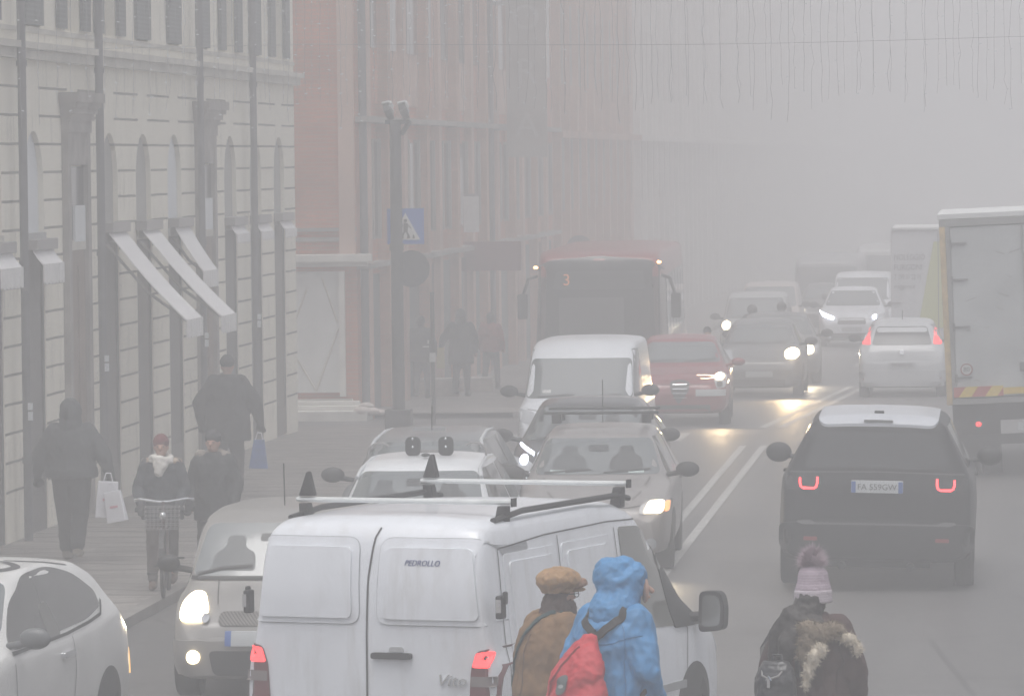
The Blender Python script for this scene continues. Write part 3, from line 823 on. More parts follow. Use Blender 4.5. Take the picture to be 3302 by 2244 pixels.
awning(78.4, .18, .12, 3.42, 'small closed awning between the third and fourth downpipes', val=.12, arms=False)
awning(81.1, .18, .12, 3.42, 'small closed awning just right of the fourth downpipe', val=.12, arms=False)
awning(83.8, .18, .12, 3.42, 'small closed awning at the far corner of the cream building', val=.12, arms=False)

# ================================================================== brick church-like building beyond the side street
BRK = brick_mat('orange_brick', (.52, .19, .11), (.43, .155, .09), (.38, .24, .18))
BRK2 = brick_mat('pale_brick', (.46, .25, .175), (.40, .215, .15), (.36, .26, .2))
PALEP = mat('pale_plaster', (.62, .60, .57), .9, nz=.1, ns=.5)
PINKP = mat('pink_plaster', (.50, .34, .275), .9, nz=.2, ns=.8)
GREYP = mat('grey_plaster', (.30, .28, .26), .9, nz=.2, ns=.8)
WSTONE = mat('white_stone', (.66, .65, .61), .8, nz=.12, ns=3)
MARB = mat('marble_panel', (.64, .65, .64), .6, nz=.12, ns=1.5)
b2 = empty('brick_building', (-11.2, 93, 0), label='orange brick building with white stone band and pale panelled portal across the side street', cat='building')
def bb(name, m, par, x0, x1, y0, y1, z0, z1, bev=0):
    q = MB(); q.bx(x0, x1, y0, y1, z0, z1); return q.build(name, m, par, bevel=bev)
g2 = G(93) 
w2 = bb('wall', BRK, b2, -14, 0, .0, 42, g2 - .6, 19)
for x in (-3.2, -1.45, -.30):                                         # flat pilasters on the end wall
    bb('pilaster', GREYP if x < -.5 else PINKP, b2, x, x + .28, -.09, -.002, 2.72, 17)
for z in (4.2, 4.42, 7.4): bb('string_course', TRIMD, b2, -2.7, -1.5, -.05, -.002, z, z + .06)
for z in (2.95, 3.12): bb('string_course', TRIMD, b2, -4, 0.0, -.06, -.002, z, z + .07)
bb('stone_band', WSTONE, b2, -5, .28, -.22, -.1, 2.58, 2.72, .01); bb('stone_band', WSTONE, b2, -5, .2, -.14, -.004, 2.50, 2.578)
bb('portal_panel', MARB, b2, -4.0, -.32, -.04, -.002, .27, 2.42)
q = MB(); 
for a, b in (((-1.25, 1.15), (-.75, .3)), ((-.75, .3), (-.34, 1.4)), ((-1.25, 1.15), (-.9, 2.1)), ((-.35, 1.5), (-.62, 2.3))):
    q.tube((a[0], -.045, a[1]), (b[0], -.045, b[1]), .018, n=5)
q.build('panel_moulding', TRIM, b2)
bb('portal_jamb', WSTONE, b2, -.32, -.22, -.12, -.002, .2, 2.42); bb('plinth', TRIM, b2, -4, -.1, -.16, -.045, g2 + .1, .16)
q = MB(); q.bx(-5, .25, -.9, -.002, g2 - .2, -.02); q.bx(-5, .15, -.6, -.002, -.02, .06); q.bx(-5, .05, -.35, -.17, .06, .13); q.build('steps', WSTONE, b2, bevel=.01)
# street front: pilasters, shopfronts, windows, cornice
rr = random.Random(3)
yy = .5; k = 0
while yy < 41:
    bb('pilaster', (PINKP, BRK2, PINKP, BRK2)[k % 4], b2, 0.002, .16 + .05 * (k % 2), yy, yy + .55, g2 - .4, 17.5); yy += 1.0
    wd = 1.5 + .4 * (k % 3)
    if yy + wd < 41:
        bb('shop_window', DGLASS if k % 2 else SHUT, b2, .002, .05, yy, yy + wd, g2 - .3, 2.3)
        bb('panel', (BRK, BRK2, PINKP)[k % 3], b2, .002, .06, yy, yy + wd, 5.4, 16)
        f = bb('window', DGLASS, b2, .002, .07, yy + .3, yy + wd - .3, 3.0, 4.7); bb('frame', GREYP, f, .002, .12, yy + .15, yy + .3, 2.95, 4.75); bb('frame', GREYP, f, .002, .12, yy + wd - .3, yy + wd - .15, 2.95, 4.75)
        bb('window', DGLASS, b2, .062, .09, yy + .3, yy + wd - .3, 6.4, 8.6)
    yy += wd + .25; k += 1
for x, z in ((.20, 2.45), (.22, 5.05)): bb('cornice', GREYP, b2, .002, x + .04, -.05, 42, z, z + .10)
q = MB(); q.tube((.12, .12, g2), (.12, .12, 17), .07, n=10); q.build('downpipe', PIPE, b2, smooth=True)
q = MB(); q.tube((.14, 24, g2), (.14, 24, 17), .07, n=10); q.build('downpipe', PIPE, b2, smooth=True)
def facade(name, label, y0, y1, m1, m2, h, seed, gl=None):
    gl = gl or mat('far_window', (.16, .16, .16), .4)
    o = empty(name, (-11.2, y0, 0), label=label, cat='building'); r = random.Random(seed); g = G(y0) - .9; Ln = y1 - y0
    bb('wall', m1, o, -13, 0, 0, Ln, g - .5, h)
    y = .6
    while y < Ln - 2.6:
        bb('pilaster', m2, o, .002, .2, y - .45, y, g, h - 1)
        bb('shop_window', gl, o, .002, .06, y + .2, y + 2.0, g + .3, 1.9 + r.random() * .3)
        for z in (3.1, 6.4, 9.8):
            f = bb('window', gl, o, .002, .05, y + .55, y + 1.6, z, z + 1.9); bb('frame', GREYP, f, .002, .12, y + .4, y + .55, z - .1, z + 2); bb('frame', GREYP, f, .002, .12, y + 1.6, y + 1.75, z - .1, z + 2)
        y += 2.9
    bb('cornice', m2, o, .002, .28, 0, Ln, 4.9, 5.08); bb('cornice', TRIM, o, .002, .5, 0, Ln, h - .8, h - .3)
    return o
facade('town_house', 'pale pink street front beyond the brick building, half lost in fog', 135.05, 166, PINKP, BRK2, 17, 5)
facade('town_house', 'grey plastered street front behind the bus, almost dissolved in fog', 166.05, 205, PALEP, PALEP, 15, 9)
facade('town_house', 'farthest faint street front at the end of the fogged street', 205.05, 425, PALEP, PALEP, 16, 12)
# vertical sign letters, banner, dark red shop sign
LET = mat('sign_letter', (.55, .55, .54), .6)
LETF = mat('faded_letter', (.36, .35, .34), .7)
sg = empty('vertical_sign', (-10.35, 118, 0), label='tall vertical sign of pale capital letters high on the foggy street front', cat='sign')
q = MB(); q.bx(-.45, .45, .05, .12, 4.4, 8.4); q.build('sign_board', GREYP, sg)
q = MB(); q.bx(-.85, -.45, .06, .10, 5.0, 5.1); q.bx(-.85, -.45, .06, .10, 7.8, 7.9); q.build('bracket', ARM, sg)
for c, z in (('A', 5.05), ('R', 6.25), ('O', 6.85 + .5)):
    pass
for c, z in zip('ARO', (5.1, 6.3, 7.5)): text('sign_letter', c, .8, LETF, sg, (0, .04, z), (R(90), 0, 0), ext=.01)
bn = empty('wall_banner', (-10.83, 110, 0), label='narrow white banner hanging above the dark red shop sign', cat='banner')
bb('cloth', mat('banner_cloth', (.62, .63, .63), .8, nz=.1), bn, -.16, .16, 0, .03, 2.85, 3.6); bb('rod', ARM, bn, -.35, .2, .005, .025, 3.6, 3.65)
ss = empty('shop_sign', (-10.6, 112, 0), label='wide dark red shop sign over the pavement before the bus', cat='sign')
bb('sign_board', mat('dark_red_sign', (.15, .03, .035), .6, nz=.1), ss, -.62, .62, 0, .18, 2.0, 2.62, .01); bb('bracket', ARM, ss, -.75, -.6, .04, .10, 2.2, 2.3)
rs = empty('round_sign', (-9.2, 118, 0), label='round dark sign on a post left of the bus roof', cat='sign')
q = MB(); q.tube((0, 0, 2.35), (0, .05, 2.35), .30, n=24); q.build('sign_disc', ARM, rs); q = MB(); q.tube((0, .08, G(118) + .1), (0, .08, 2.6), .03); q.build('post', ARM, rs)

# ================================================================== street furniture
DKM = mat('dark_iron', (.05, .05, .052), .55, nz=.25)
cp = empty('camera_pole', (-9.62, 85.3, 0), label='dark traffic camera pole in a square base, two white camera hoods on top', cat='camera pole')
q = MB(); q.tube((0, 0, 0), (0, 0, 3.0), .105, .10, 14); q.tube((0, 0, 3.0), (0, 0, 5.0), .10, .095, 14); q.tube((0, 0, 2.9), (0, 0, 3.02), .12, n=14); q.build('pole', DKM, cp, smooth=True)
bb('base', DKM, cp, -.21, .21, -.2, .2, -.02, .33, .015)
q = MB(); q.bx(-.16, .24, -.05, .05, 4.95, 5.02); q.tube((.1, 0, 4.78), (.24, 0, 5.0), .04); q.build('bracket', DKM, cp)
for sx, tl in ((-.10, -14), (.15, -14)):
    M = Matrix.Rotation(R(tl), 3, 'Y') @ Matrix.Rotation(R(-28), 3, 'X')
    q = MB(); q.box((sx, -.05, 5.15), (.11, .34, .12), M); o = q.build('surveillance_camera', DKM, cp, bevel=.01)
    q = MB(); q.box((sx - .01, -.03, 5.225), (.135, .38, .03), M); q.box((sx-.01, .1, 5.26), (.13, .18, .05), M); q.build('sun_hood', mat('camera_white', (.8, .8, .8), .4), o, bevel=.01)
cs = empty('crossing_sign', (-9.5, 85.55, 0), label='square blue pedestrian crossing sign partly behind the dark camera pole', cat='traffic sign')
bb('sign_plate', mat('sign_blue', (.03, .13, .50), .5), cs, -.30, .30, 0, .012, 3.0, 3.58)
q = MB(); q.prism([(-.24, 3.07), (.24, 3.07), (0, 3.51)], 1, -.008, -.003); q.build('white_triangle', mat('sign_white', (.7, .7, .7), .5), cs)
q = MB()
for x in (-.14, -.05, .04, .13): q.prism([(x - .02, 3.09), (x + .02, 3.09), (x + .01, 3.15), (x - .01, 3.15)], 1, -.012, -.009)
q.tube((0, -.012, 3.38), (0, -.009, 3.38), .03, n=12); q.prism([(-.035, 3.2), (.035, 3.2), (.045, 3.34), (-.03, 3.35)], 1, -.012, -.009)
q.prism([(-.03, 3.2), (.005, 3.21), (-.06, 3.1), (-.1, 3.1)], 1, -.0125, -.0095); q.prism([(.0, 3.21), (.035, 3.2), (.085, 3.1), (.05, 3.1)], 1, -.013, -.010)
q.prism([(.03, 3.33), (.045, 3.3), (.1, 3.24), (.09, 3.27)], 1, -.0135, -.0105); q.prism([(-.03, 3.33), (-.04, 3.29), (-.09, 3.22), (-.085, 3.26)], 1, -.0135, -.0105)
q.build('walking_figure', INK, cs); bb('clamp', DKM, cs, -.14, .0, .013, .05, 3.25, 3.3)
rb = empty('round_sign', (-9.42, 85.62, 0), label='round grey sign back below the blue crossing sign', cat='traffic sign')
q = MB(); q.tube((0, 0, 2.6), (0, .015, 2.6), .30, n=28); q.build('sign_disc', mat('sign_back', (.07, .07, .075), .6), rb); bb('clamp', DKM, rb, -.16, -.02, .016, .05, 2.55, 2.62)
tp = empty('sign_post', (-9.17, 86.4, 0), label='thin grey post standing in front of the walkers by the crossing', cat='post')
q = MB(); q.tube((0, 0, 0), (0, 0, 2.2), .035, n=10); q.build('post', DKM, tp, smooth=True); bb('small_plate', LET, tp, -.05, .05, -.05, -.036, 1.05, 1.2)
bg = MB()
for (x, y, z, a, b, c) in ((0, 0, .12, .26, .2, .14), (.28, .1, .10, .24, .2, .12), (.1, .25, .26, .22, .17, .10), (.5, .25, .07, .2, .2, .09)):
    bg.ell((x, y, z), (a, b, c), 14, 8)
o = bg.build('rubbish_bags', mat('pale_sacks', (.50, .45, .42), .6, nz=.2, ns=6, bump=.5), None, smooth=True); o.scale = (.62,) * 3; o.location = (-11.05, 92.2, -.1); tag(o, 'small heap of pale sacks at the end of the white steps', 'sacks')
for i, (x, y, s, l) in enumerate(((-10.7, 101.5, 1, 'pale crate of goods standing on the pavement behind the walkers'), (-10.2, 104, .8, 'low pale box on the pavement nearest the walker in red'))):
    e = empty('crate', (x, y, G(y) + .1), (0, 0, R(12)), l, 'crate')
    bb('box', mat('card_box', (.42, .36, .32), .8, nz=.2), e, -.4 * s, .4 * s, -.3 * s, .3 * s, 0, .3 * s, .01); bb('lid', mat('card_lid', (.5, .46, .43), .8), e, -.42 * s, .42 * s, -.32 * s, .32 * s, .3 * s, .34 * s)

# ---- icicle light curtains hung over the street
WIRE = mat('light_wire', (.28, .28, .29), .6)
BULB = mat('small_led', (.75, .78, .8), .25)
def curtain(y, x0, x1, ztop, zcab, zbot, sp, seed, label, r=.0029):
    o = empty('icicle_lights', (0, y, 0), label=label, cat='string lights', group='icicle light curtains over the street'); rg = random.Random(seed)
    q = MB(); n = 14; P = [(x0 + (x1 - x0) * i / n, 0, ztop - .25 * math.sin(math.pi * i / n)) for i in range(n + 1)]
    q.path(P, .007, 6); q.build('support_cable', WIRE, o)
    q = MB(); P = [(x0 + (x1 - x0) * i / n, .02, zcab + .03 * math.sin(9 * i / n)) for i in range(n + 1)]; q.path(P, .0026, 5); q.build('cross_cable', WIRE, o)
    x = x0 + .1; k = 0
    while x < x1 and k < 100:
        z = ztop - .2; xx = x; pts = [(x, 0, z)]
        zb = zbot + rg.uniform(-.02, .28)
        dx = rg.uniform(-.006, .006)
        while z > zb:
            z -= rg.uniform(.08, .22); xx = x + dx * (ztop - z) + rg.gauss(0, .007) * (1 + (rg.random() < .12) * 2)
            pts.append((xx, rg.gauss(0, .01), z))
        q = MB()
        for a, b in zip(pts[:-1], pts[1:]): q.tube(a, b, r, r, 4)
        q.cur = 1
        for p in pts[::2]: q.box((p[0] + rg.uniform(-.02, .02), p[1] - .012, p[2]), (rg.uniform(.012, .035), .012, .012), Matrix.Rotation(rg.uniform(-.5, .5), 3, 'Y'))
        q.build('light_string', [WIRE, BULB], o)
        x += sp * rg.uniform(.82, 1.18); k += 1
    return o
curtain(60.0, -11.2, 4.5, 8.4, 5.66, 4.93, .19, 1, 'nearer row of unlit icicle lights hanging over the street')
curtain(71.0, -11.2, 5.5, 8.8, 7.2, 5.08, .21, 2, 'farther, fainter row of unlit icicle lights over the street')

# ================================================================== vehicles
WHITE = (.72, .745, .79)
# --- white panel van with roof rack
v = Car('panel_van', 'white panel van with roof bars in the foreground, seen from behind', 'van', 'van', -4.295, 36.12, 'rear', 4.66, 1.93, 2.01, WHITE, yaw=-17.8, wr=.32, ny=110, mirrors=False, paint=mat('van_white', WHITE, rough=.3, coat=.5, nz=.05, ns=1.4))
nt_ = v.paint.node_tree; tc_ = nt_.nodes.new('ShaderNodeTexCoord'); mp_ = nt_.nodes.new('ShaderNodeMapping'); mp_.inputs['Scale'].default_value = (3.2, 3.2, .55); nt_.links.new(tc_.outputs['Object'], mp_.inputs[0])
g_ = noise_tex(nt_, mp_.outputs[0], 2.2, 8, .68); r_ = nt_.nodes.new('ShaderNodeMapRange'); r_.inputs[1].default_value = .50; r_.inputs[2].default_value = .78; r_.inputs[4].default_value = .42; nt_.links.new(g_, r_.inputs[0])
pb_ = nt_.nodes['Principled BSDF']; src_ = pb_.inputs['Base Color'].links[0].from_socket; nt_.links.new(mixc(nt_, r_.outputs[0], src_, (.36, .34, .31)), pb_.inputs['Base Color'])
VS, VB = v.skin, v.body; Lh = v.L / 2
GROOVE = mat('panel_gap', (.06, .06, .065), .7)
VANPAINT = v.paint  # same paint as the van body
for s in (1, -1):
    q = rpoly([(s * .065, 1.27), (s * .915, 1.27), (s * .835, 1.86), (s * .08, 1.86)], .09)
    o1 = VS.patch('window_panel', 'rear', q, v.paint, VB, off=.010, step=.12, skirt=.01)
    VS.patch('inner_panel', 'rear', rpoly([(s * .12, 1.31), (s * .83, 1.31), (s * .765, 1.795), (s * .135, 1.795)], .05), v.paint, o1, off=.026, step=.12, skirt=.0)
    VS.line('panel_edge', 'rear', q + [q[0]], .010, mat('soft_gap', (.33, .34, .36), .7), o1, off=.004)
VS.line('door_gap', 'rear', [(.015, .35), (.012, 1.2), (.0, 1.6), (-.03, 1.86), (-.055, 1.925)], .014, GROOVE, VB, off=.006)
h = VS.patch('door_handle', 'rear', rect(-.33, -.03, 1.035, 1.078, .02), BLACK, VB, off=.04, step=.2)
VS.patch('handle_recess', 'rear', rpoly([(-.27, 1.082), (-.15, 1.082), (-.16, 1.118), (-.26, 1.118)], .02), mat('recess_grey', (.4, .41, .42), .6), h, off=.008, step=.2)
for s in (1, -1):
    T = rpoly([(s * .94, .50), (s * .74, .50), (s * .77, .98), (s * .81, 1.10), (s * .94, 1.13)], .03)
    t = VS.patch('tail_light', 'rear', T, mat('dark_red_lens', (.13, .025, .03), .2, coat=.5), VB, off=.016, step=.07)
    VS.patch('lit_lamp', 'rear', rpoly([(s * .90, .99), (s * .78, .99), (s * .81, 1.09), (s * .90, 1.10)], .02), REDE, t, off=.024, step=.07, skirt=0)
    VS.patch('reverse_lamp', 'rear', rect(min(s * .77, s * .93), max(s * .77, s * .93), .86, .93, .01), mat('grey_lens', (.2, .17, .17), .2), t, off=.022, step=.07, skirt=0)
VS.patch('rear_bumper', 'rear', rect(-.93, .93, .22, .48, .05), mat('bumper_grey', (.3, .31, .32), .6), VB, off=.05, step=.15)
VS.patch('rear_plate', 'rear', rect(-.26, .26, .60, .71), PLATE, VB, off=.014)
for s in (1, -1):
    q = MB(); q.box((s * .955, Lh - .07, 1.40), (.05, .09, .16)); q.box((s * .975, Lh - .10, 1.46), (.03, .05, .09)); hg = q.build('hinge', BLACK, v.root, bevel=.012)
    q = MB(); q.box((s * .96, Lh - .035, 1.41), (.03, .06, .09)); q.build('hinge_pin', CHROME, hg)
hh_ = VS.hit('rear', -.40, 1.70)[0]
text('maker_decal', 'PEDROLLO', .056, mat('decal_navy', (.09, .11, .27), .6), v.root, (-.405, hh_.y + .030, 1.695), (R(87), 0, R(180)), shear=.35, sx=.95)
hh_ = VS.hit('rear', -.62, .90)[0]
text('model_badge', 'Vito', .115, CHROME, v.root, (-.62, hh_.y + .012, .895), (R(90), 0, R(180)), ext=.006, shear=.3, sx=1.15)
# flank (right of the picture): pressed panels, cab glass, seams
def F(y): return y      # local y, rear positive
for a, b in ((1.02, 1.98), (-.02, .92)):
    o1 = VS.patch('side_panel', 'left', rpoly([(a, 1.02), (b, 1.02), (b, 1.74), (a, 1.74)], .05), v.paint, VB, off=.008, step=.14, skirt=.01)
    VS.patch('inner_panel', 'left', rpoly([(a + .08, 1.08), (b - .08, 1.08), (b - .08, 1.68), (a + .08, 1.68)], .04), v.paint, o1, off=.022, step=.14, skirt=0)
for q in ([(2.08, .4), (2.08, 1.1), (2.05, 1.78), (1.2, 1.82), (.0, 1.83), (-.9, 1.80)], [(.97, .4), (.97, 1.80)], [(-.12, .35), (-.12, 1.78)], [(-1.20, .4), (-1.28, .95), (-1.20, 1.08)]):
    VS.line('panel_gap', 'left', q, .010, GROOVE, VB, off=.004)
    VS.line('panel_gap', 'right', q, .010, GROOVE, VB, off=.004)
for sd_ in ('left', 'right'):
    VS.patch('cab_window', sd_, rpoly([(-.20, 1.03), (-1.36, .98), (-1.32, 1.10), (-.86, 1.66), (-.62, 1.76), (-.20, 1.78)], .05), mat('cab_glass', (.13, .13, .12), .08, ior=1.6), VB, off=.008, step=.12)
    VS.patch('window_frame', sd_, rpoly([(-1.02, .975), (-1.62, .96), (-1.34, 1.18), (-.99, 1.60), (-.93, 1.60)], .03), BLACK, VB, off=.013, step=.12)
    VS.patch('door_handle', sd_, rect(-.52, -.28, .80, .84, .015), BLACK, VB, off=.035)
    VS.patch('rub_strip', sd_, rect(-1.2, 1.95, .52, .58, .01), mat('bumper_grey', (.3, .31, .32)), VB, off=.014)
VS.patch('windscreen', 'front', rpoly([(-.80, 1.10), (.80, 1.10), (.76, 1.80), (-.76, 1.80)], .07), GLASS, VB, step=.12)
for s in (-1, 1):
    VS.patch('headlight', 'front', rpoly([(s * .5, .68), (s * .86, .70), (s * .86, .86), (s * .52, .84)], .04), LENS, VB, off=.008)
    q = MB(); q.prism(rpoly([(s * .99, .91), (s * 1.19, .93), (s * 1.20, 1.11), (s * 1.17, 1.22), (s * 1.0, 1.22)], .05), 1, -1.50, -1.40); q.tube((s * .86, -1.42, 1.02), (s * 1.03, -1.45, 1.03), .04)
    m_ = q.build('wing_mirror', BLACK, v.root, bevel=.02)
    q = MB(); q.prism(rpoly([(s * 1.02, .95), (s * 1.165, .965), (s * 1.175, 1.10), (s * 1.15, 1.19), (s * 1.03, 1.19)], .04), 1, -1.405, -1.392); q.build('mirror_glass', mat('mirror_grey', (.30, .31, .31), .15, metal=.6), m_)
VS.patch('grille', 'front', rect(-.4, .4, .6, .72, .03), DARKG, VB); VS.patch('front_plate', 'front', rect(-.26, .26, .36, .47), PLATE, VB, off=.012)
# roof rack
for s in (-1, 1):
    q = MB(); q.path([(s * .77, Lh - .38, 1.965), (s * .775, Lh - .9, 2.005), (s * .775, -.35, 2.0), (s * .75, -.62, 1.96)], .022, 8)
    rk = q.build('roof_rail', BLACK, v.root, smooth=True)
def bar(y, cone):
    q = MB(); q.box((0, y, 2.080), (1.66, .05, .036)); b = q.build('rack_bar', mat('bar_white', (.62, .64, .64), .4, nz=.1), v.root, bevel=.02)
    for s in (-1, 1):
        q = MB(); q.add([(s * .74 + a * .045, y + e * .05, 1.905) for a in (-1, 1) for e in (-1, 1)] + [(s * .76 + a * .035, y + e * .04, 2.055) for a in (-1, 1) for e in (-1, 1)], [(0, 1, 3, 2), (4, 6, 7, 5), (0, 4, 5, 1), (2, 3, 7, 6), (0, 2, 6, 4), (1, 5, 7, 3)])
        q.build('rack_foot', BLACK, b, bevel=.008)
    if cone:
        q = MB(); q.add([(.80, y - .035, 2.105), (.80, y + .035, 2.105), (.68, y - .035, 2.105), (.68, y + .035, 2.105), (.745, y - .02, 2.275), (.745, y + .02, 2.275), (.715, y - .02, 2.280), (.715, y + .02, 2.280)], [(0, 1, 3, 2), (4, 6, 7, 5), (0, 4, 5, 1), (2, 3, 7, 6), (0, 2, 6, 4), (1, 5, 7, 3)])
        q.build('load_stop', BLACK, b, bevel=.012)
    q = MB(); q.box((-.835, y, 2.080), (.014, .075, .06)); q.build('end_cap', BLACK, b)
bar(Lh - .60, True); bar(Lh - 2.75, True)

# --- white hatchback parked askew at the kerb
Car.mm = mat('mirror_shell_grey', (.12, .125, .13), .4)
h = Car('hatchback', 'white small hatchback at the bottom left corner, cut by the photo edge', 'car', 'hatch3', -8.11, 37.10, 'front', 4.06, 1.72, 1.50, (.60, .60, .59), yaw=-8, wr=.285, z=-.13, mirrors=False, ny=110)
K = h.skin; Bd = h.body
h.front(lamps=[(.55, .62), (.80, .66), (.80, .82), (.6, .76)], plate=True, grille=[(-.3, .5), (.3, .5), (.2, .68), (-.2, .68)])
for sd_ in ('right', 'left'):
    wnd = K.patch('side_window', sd_, rpoly([(-.95, .93), (-.50, 1.26), (-.05, 1.43), (.50, 1.45), (1.00, 1.36), (1.30, 1.20), (1.24, 1.09), (.85, 1.02)], .16), mat('hatch_glass', (.075, .073, .07), .08, ior=1.6), Bd, off=.006, step=.10)
    K.line('window_strip', sd_, [(-.97, .915), (.3, .955), (.85, .995), (1.15, 1.03), (1.31, 1.13)], .022, BLACK, Bd, off=.012)
    K.patch('seat_silhouette', sd_, rpoly([(-.1, .95), (.18, .96), (.12, 1.22), (-.06, 1.2)], .06), mat('seat_dim', (.11, .11, .105), .3), wnd, off=.0085, skirt=0)  # seat silhouette added as a flat dim patch on the glass
    K.line('door_seam', sd_, [(-1.0, .3), (-.98, .85)], .01, GROOVE, Bd); K.line('door_seam', sd_, [(.32, .3), (.42, .70), (.40, .93)], .01, GROOVE, Bd)
    K.patch('door_handle', sd_, rpoly([(.08, .79), (.34, .80), (.35, .84), (.08, .83)], .01), CHROME, Bd, off=.035, step=.3)
    K.line('roof_gap', sd_, [(-.75, 1.22), (-.35, 1.43), (.4, 1.495), (1.0, 1.42)], .010, GROOVE, Bd, off=.003)
K.patch('rear_window', 'rear', rpoly([(-.5, 1.0), (.5, 1.0), (.42, 1.32), (-.42, 1.32)], .08), DGLASS, Bd)
for s in (-1, 1):
    tl = [(s * .56 + .085 * math.cos(t), .88 + .085 * math.sin(t)) for t in np.linspace(0, 6.283, 18)[:-1]]; K.patch('tail_light', 'rear', tl, REDL, Bd, off=.03, step=.06)
K.patch('tail_edge_glint', 'right', rpoly([(1.95, .50), (1.985, .50), (1.985, .70), (1.965, .70)], .01), mat('amber_glint', (.9, .5, .15), .15, emit=(1, .6, .25), es=1.2), Bd, off=.012)  # glowing strip added for the headlamp glint on the tail lamp edge
h.mirror(-.92, .98, size=(.12, .06, .08))

# --- small warm grey city car, headlamp lit
WG = (.25, .242, .232)
a = Car('city_car', 'small beige grey city car with big round lit headlamp behind the van', 'car', 'minivan', -6.06, 43.1, 'front', 3.5, 1.55, 1.53, WG, wr=.27, ny=100, zb=.19, mirrors=False)
K = a.skin
Car.mm = BLACK
K.patch('windscreen', 'front', rpoly([(-.655, .99), (.655, .99), (.565, 1.40), (-.565, 1.40)], .08), GLASS, a.body, off=.012, step=.1)
K.line('windscreen_seal', 'front', [(-.66, .975), (.66, .975)], .03, BLACK, a.body, off=.010); K.line('wiper', 'front', [(-.6, 1.0), (-.4, 1.045), (-.15, 1.06)], .02, BLACK, a.body, off=.02); K.line('wiper', 'front', [(0, 1.0), (.3, 1.05), (.5, 1.06)], .02, BLACK, a.body, off=.02)
K.patch('bumper', 'front', rect(-.72, .72, .24, .52, .05), a.paint, a.body, off=.03, step=.08)
for s in (-1, 1):
    Q = rpoly([(s * .66, .66), (s * .44, .67), (s * .43, .75), (s * .51, .87), (s * .61, .88), (s * .68, .80)], .06)
    hl = K.patch('headlight', 'front', Q, WARM if s < 0 else LENS, a.body, off=.02, step=.05)
    K.patch('indicator', 'front', [(s * .44 + .035 * math.cos(t), .69 + .035 * math.sin(t)) for t in np.linspace(0, 6.283, 12)[:-1]], CHROME, hl, off=.03)
    K.patch('fog_lamp', 'front', [(s * .525 + .055 * math.cos(t), .39 + .055 * math.sin(t)) for t in np.linspace(0, 6.283, 14)[:-1]], WARM if s < 0 else LENS, a.body, off=.042, step=.2)
K.patch('grille', 'front', rect(-.33, .33, .64, .74, .045), stripe_mat('mesh_grille', (.03, .03, .03), (.16, .15, .14), 0, .03, .6, slope=1), a.body, off=.012)
K.patch('lower_grille', 'front', rpoly([(-.36, .24), (.36, .24), (.40, .44), (-.40, .44)], .05), DARKG, a.body, off=.036)
K.patch('front_plate', 'front', rect(-.26, .26, .48, .59), PLATE, a.body, off=.05); K.patch('plate_band', 'front', rect(-.26, -.21, .48, .59), PBLUE, a.body, off=.054, skirt=0)
K.line('bonnet_seam', 'front', [(-.42, .97), (-.40, .86), (-.37, .79)], .008, BLACK, a.body); K.line('bonnet_seam', 'front', [(.42, .97), (.40, .86), (.37, .79)], .008, BLACK, a.body)
a.mirror(-.80, 1.04, size=(.10, .06, .075)); a.std_side(); q = MB(); q.tube((.05, -.3, 1.54), (.05, -.34, 1.90), .006, n=6); q.build('aerial', BLACK, a.root)
CABS = [(a, 1.0, 1.38, .50)]
lamp_beam(a.root, -.55, -1.85, .76, 30)

# --- white estate with roof rails and ski holder
w = Car('estate_car', 'white estate car with silver roof rails and two black rack holders', 'car', 'wagon', -5.60, 49.6, 'front', 4.4, 1.70, 1.55, (.68, .70, .72), wr=.31, group=None)
w.front(lamps=[(.52, .62), (.84, .66), (.84, .80), (.55, .74)], ws=(.67, .915, .40, .335)); w.std_side()
CABS.append((w, 1.05, 1.41, .52))
SIL = mat('silver_rail', (.62, .64, .66), .35, metal=.3)
for s in (-1, 1):
    q = MB(); q.path([(s * .61, -.45, 1.36), (s * .585, -.30, 1.435), (s * .565, .5, 1.50), (s * .56, 1.2, 1.48), (s * .56, 1.35, 1.42)], .02, 8); q.build('roof_rail', SIL, w.root, smooth=True)
for x in (-.14, .19):
    q = MB(); q.prism(rpoly([(x - .075, 1.53), (x + .075, 1.53), (x + .075, 1.72), (x - .075, 1.72)], .06), 1, .28, .34); h_ = q.build('rack_holder', BLACK, w.root, bevel=.01)
    q = MB(); q.ell((x, .275, 1.70), (.012, .008, .012)); q.ell((x, .275, 1.62), (.012, .008, .012)); q.build('bolt', CHROME, h_)
q = MB(); q.bx(-.07, .12, .29, .33, 1.56, 1.59); q.build('holder_bridge', ARM, w.root)
for s in (-1, 1):
    q = MB(); P = [(s * .57 - s * .10 + s * .12 * math.cos(t), .31, 1.55 + .11 * math.sin(t)) for t in np.linspace(-.2, 2.4, 9)]; q.path(P, .012, 6); q.build('hook', ARM, w.root)
q = MB(); q.ell((.02, -.02, 1.555), (.045, .04, .02)); q.build('aerial_base', BLACK, w.root)
# --- grey estate behind it
w = Car('estate_car', 'dark grey estate car with pale roof rails behind the white estate', 'car', 'wagon', -6.17, 55.6, 'front', 4.5, 1.72, 1.50, (.17, .175, .18), wr=.31)
w.front(lamps=[(.52, .62), (.84, .66), (.84, .80), (.55, .74)], ws=(.66, .92, .42, .355)); w.std_side()
for s in (-1, 1):
    q = MB(); q.path([(s * .61, -.5, 1.33), (s * .585, -.35, 1.40), (s * .565, .5, 1.455), (s * .56, 1.2, 1.44), (s * .56, 1.35, 1.38)], .02, 8); q.build('roof_rail', SIL, w.root, smooth=True)
q = MB(); q.bx(-.18, .18, -.20, -.14, 1.49, 1.53); q.build('sunroof_deflector', mat('deflector', (.35, .36, .37), .4), w.root); q = MB(); q.tube((.03, -.2, 1.5), (.03, -.16, 1.76), .007, n=6); q.build('aerial', BLACK, w.root)
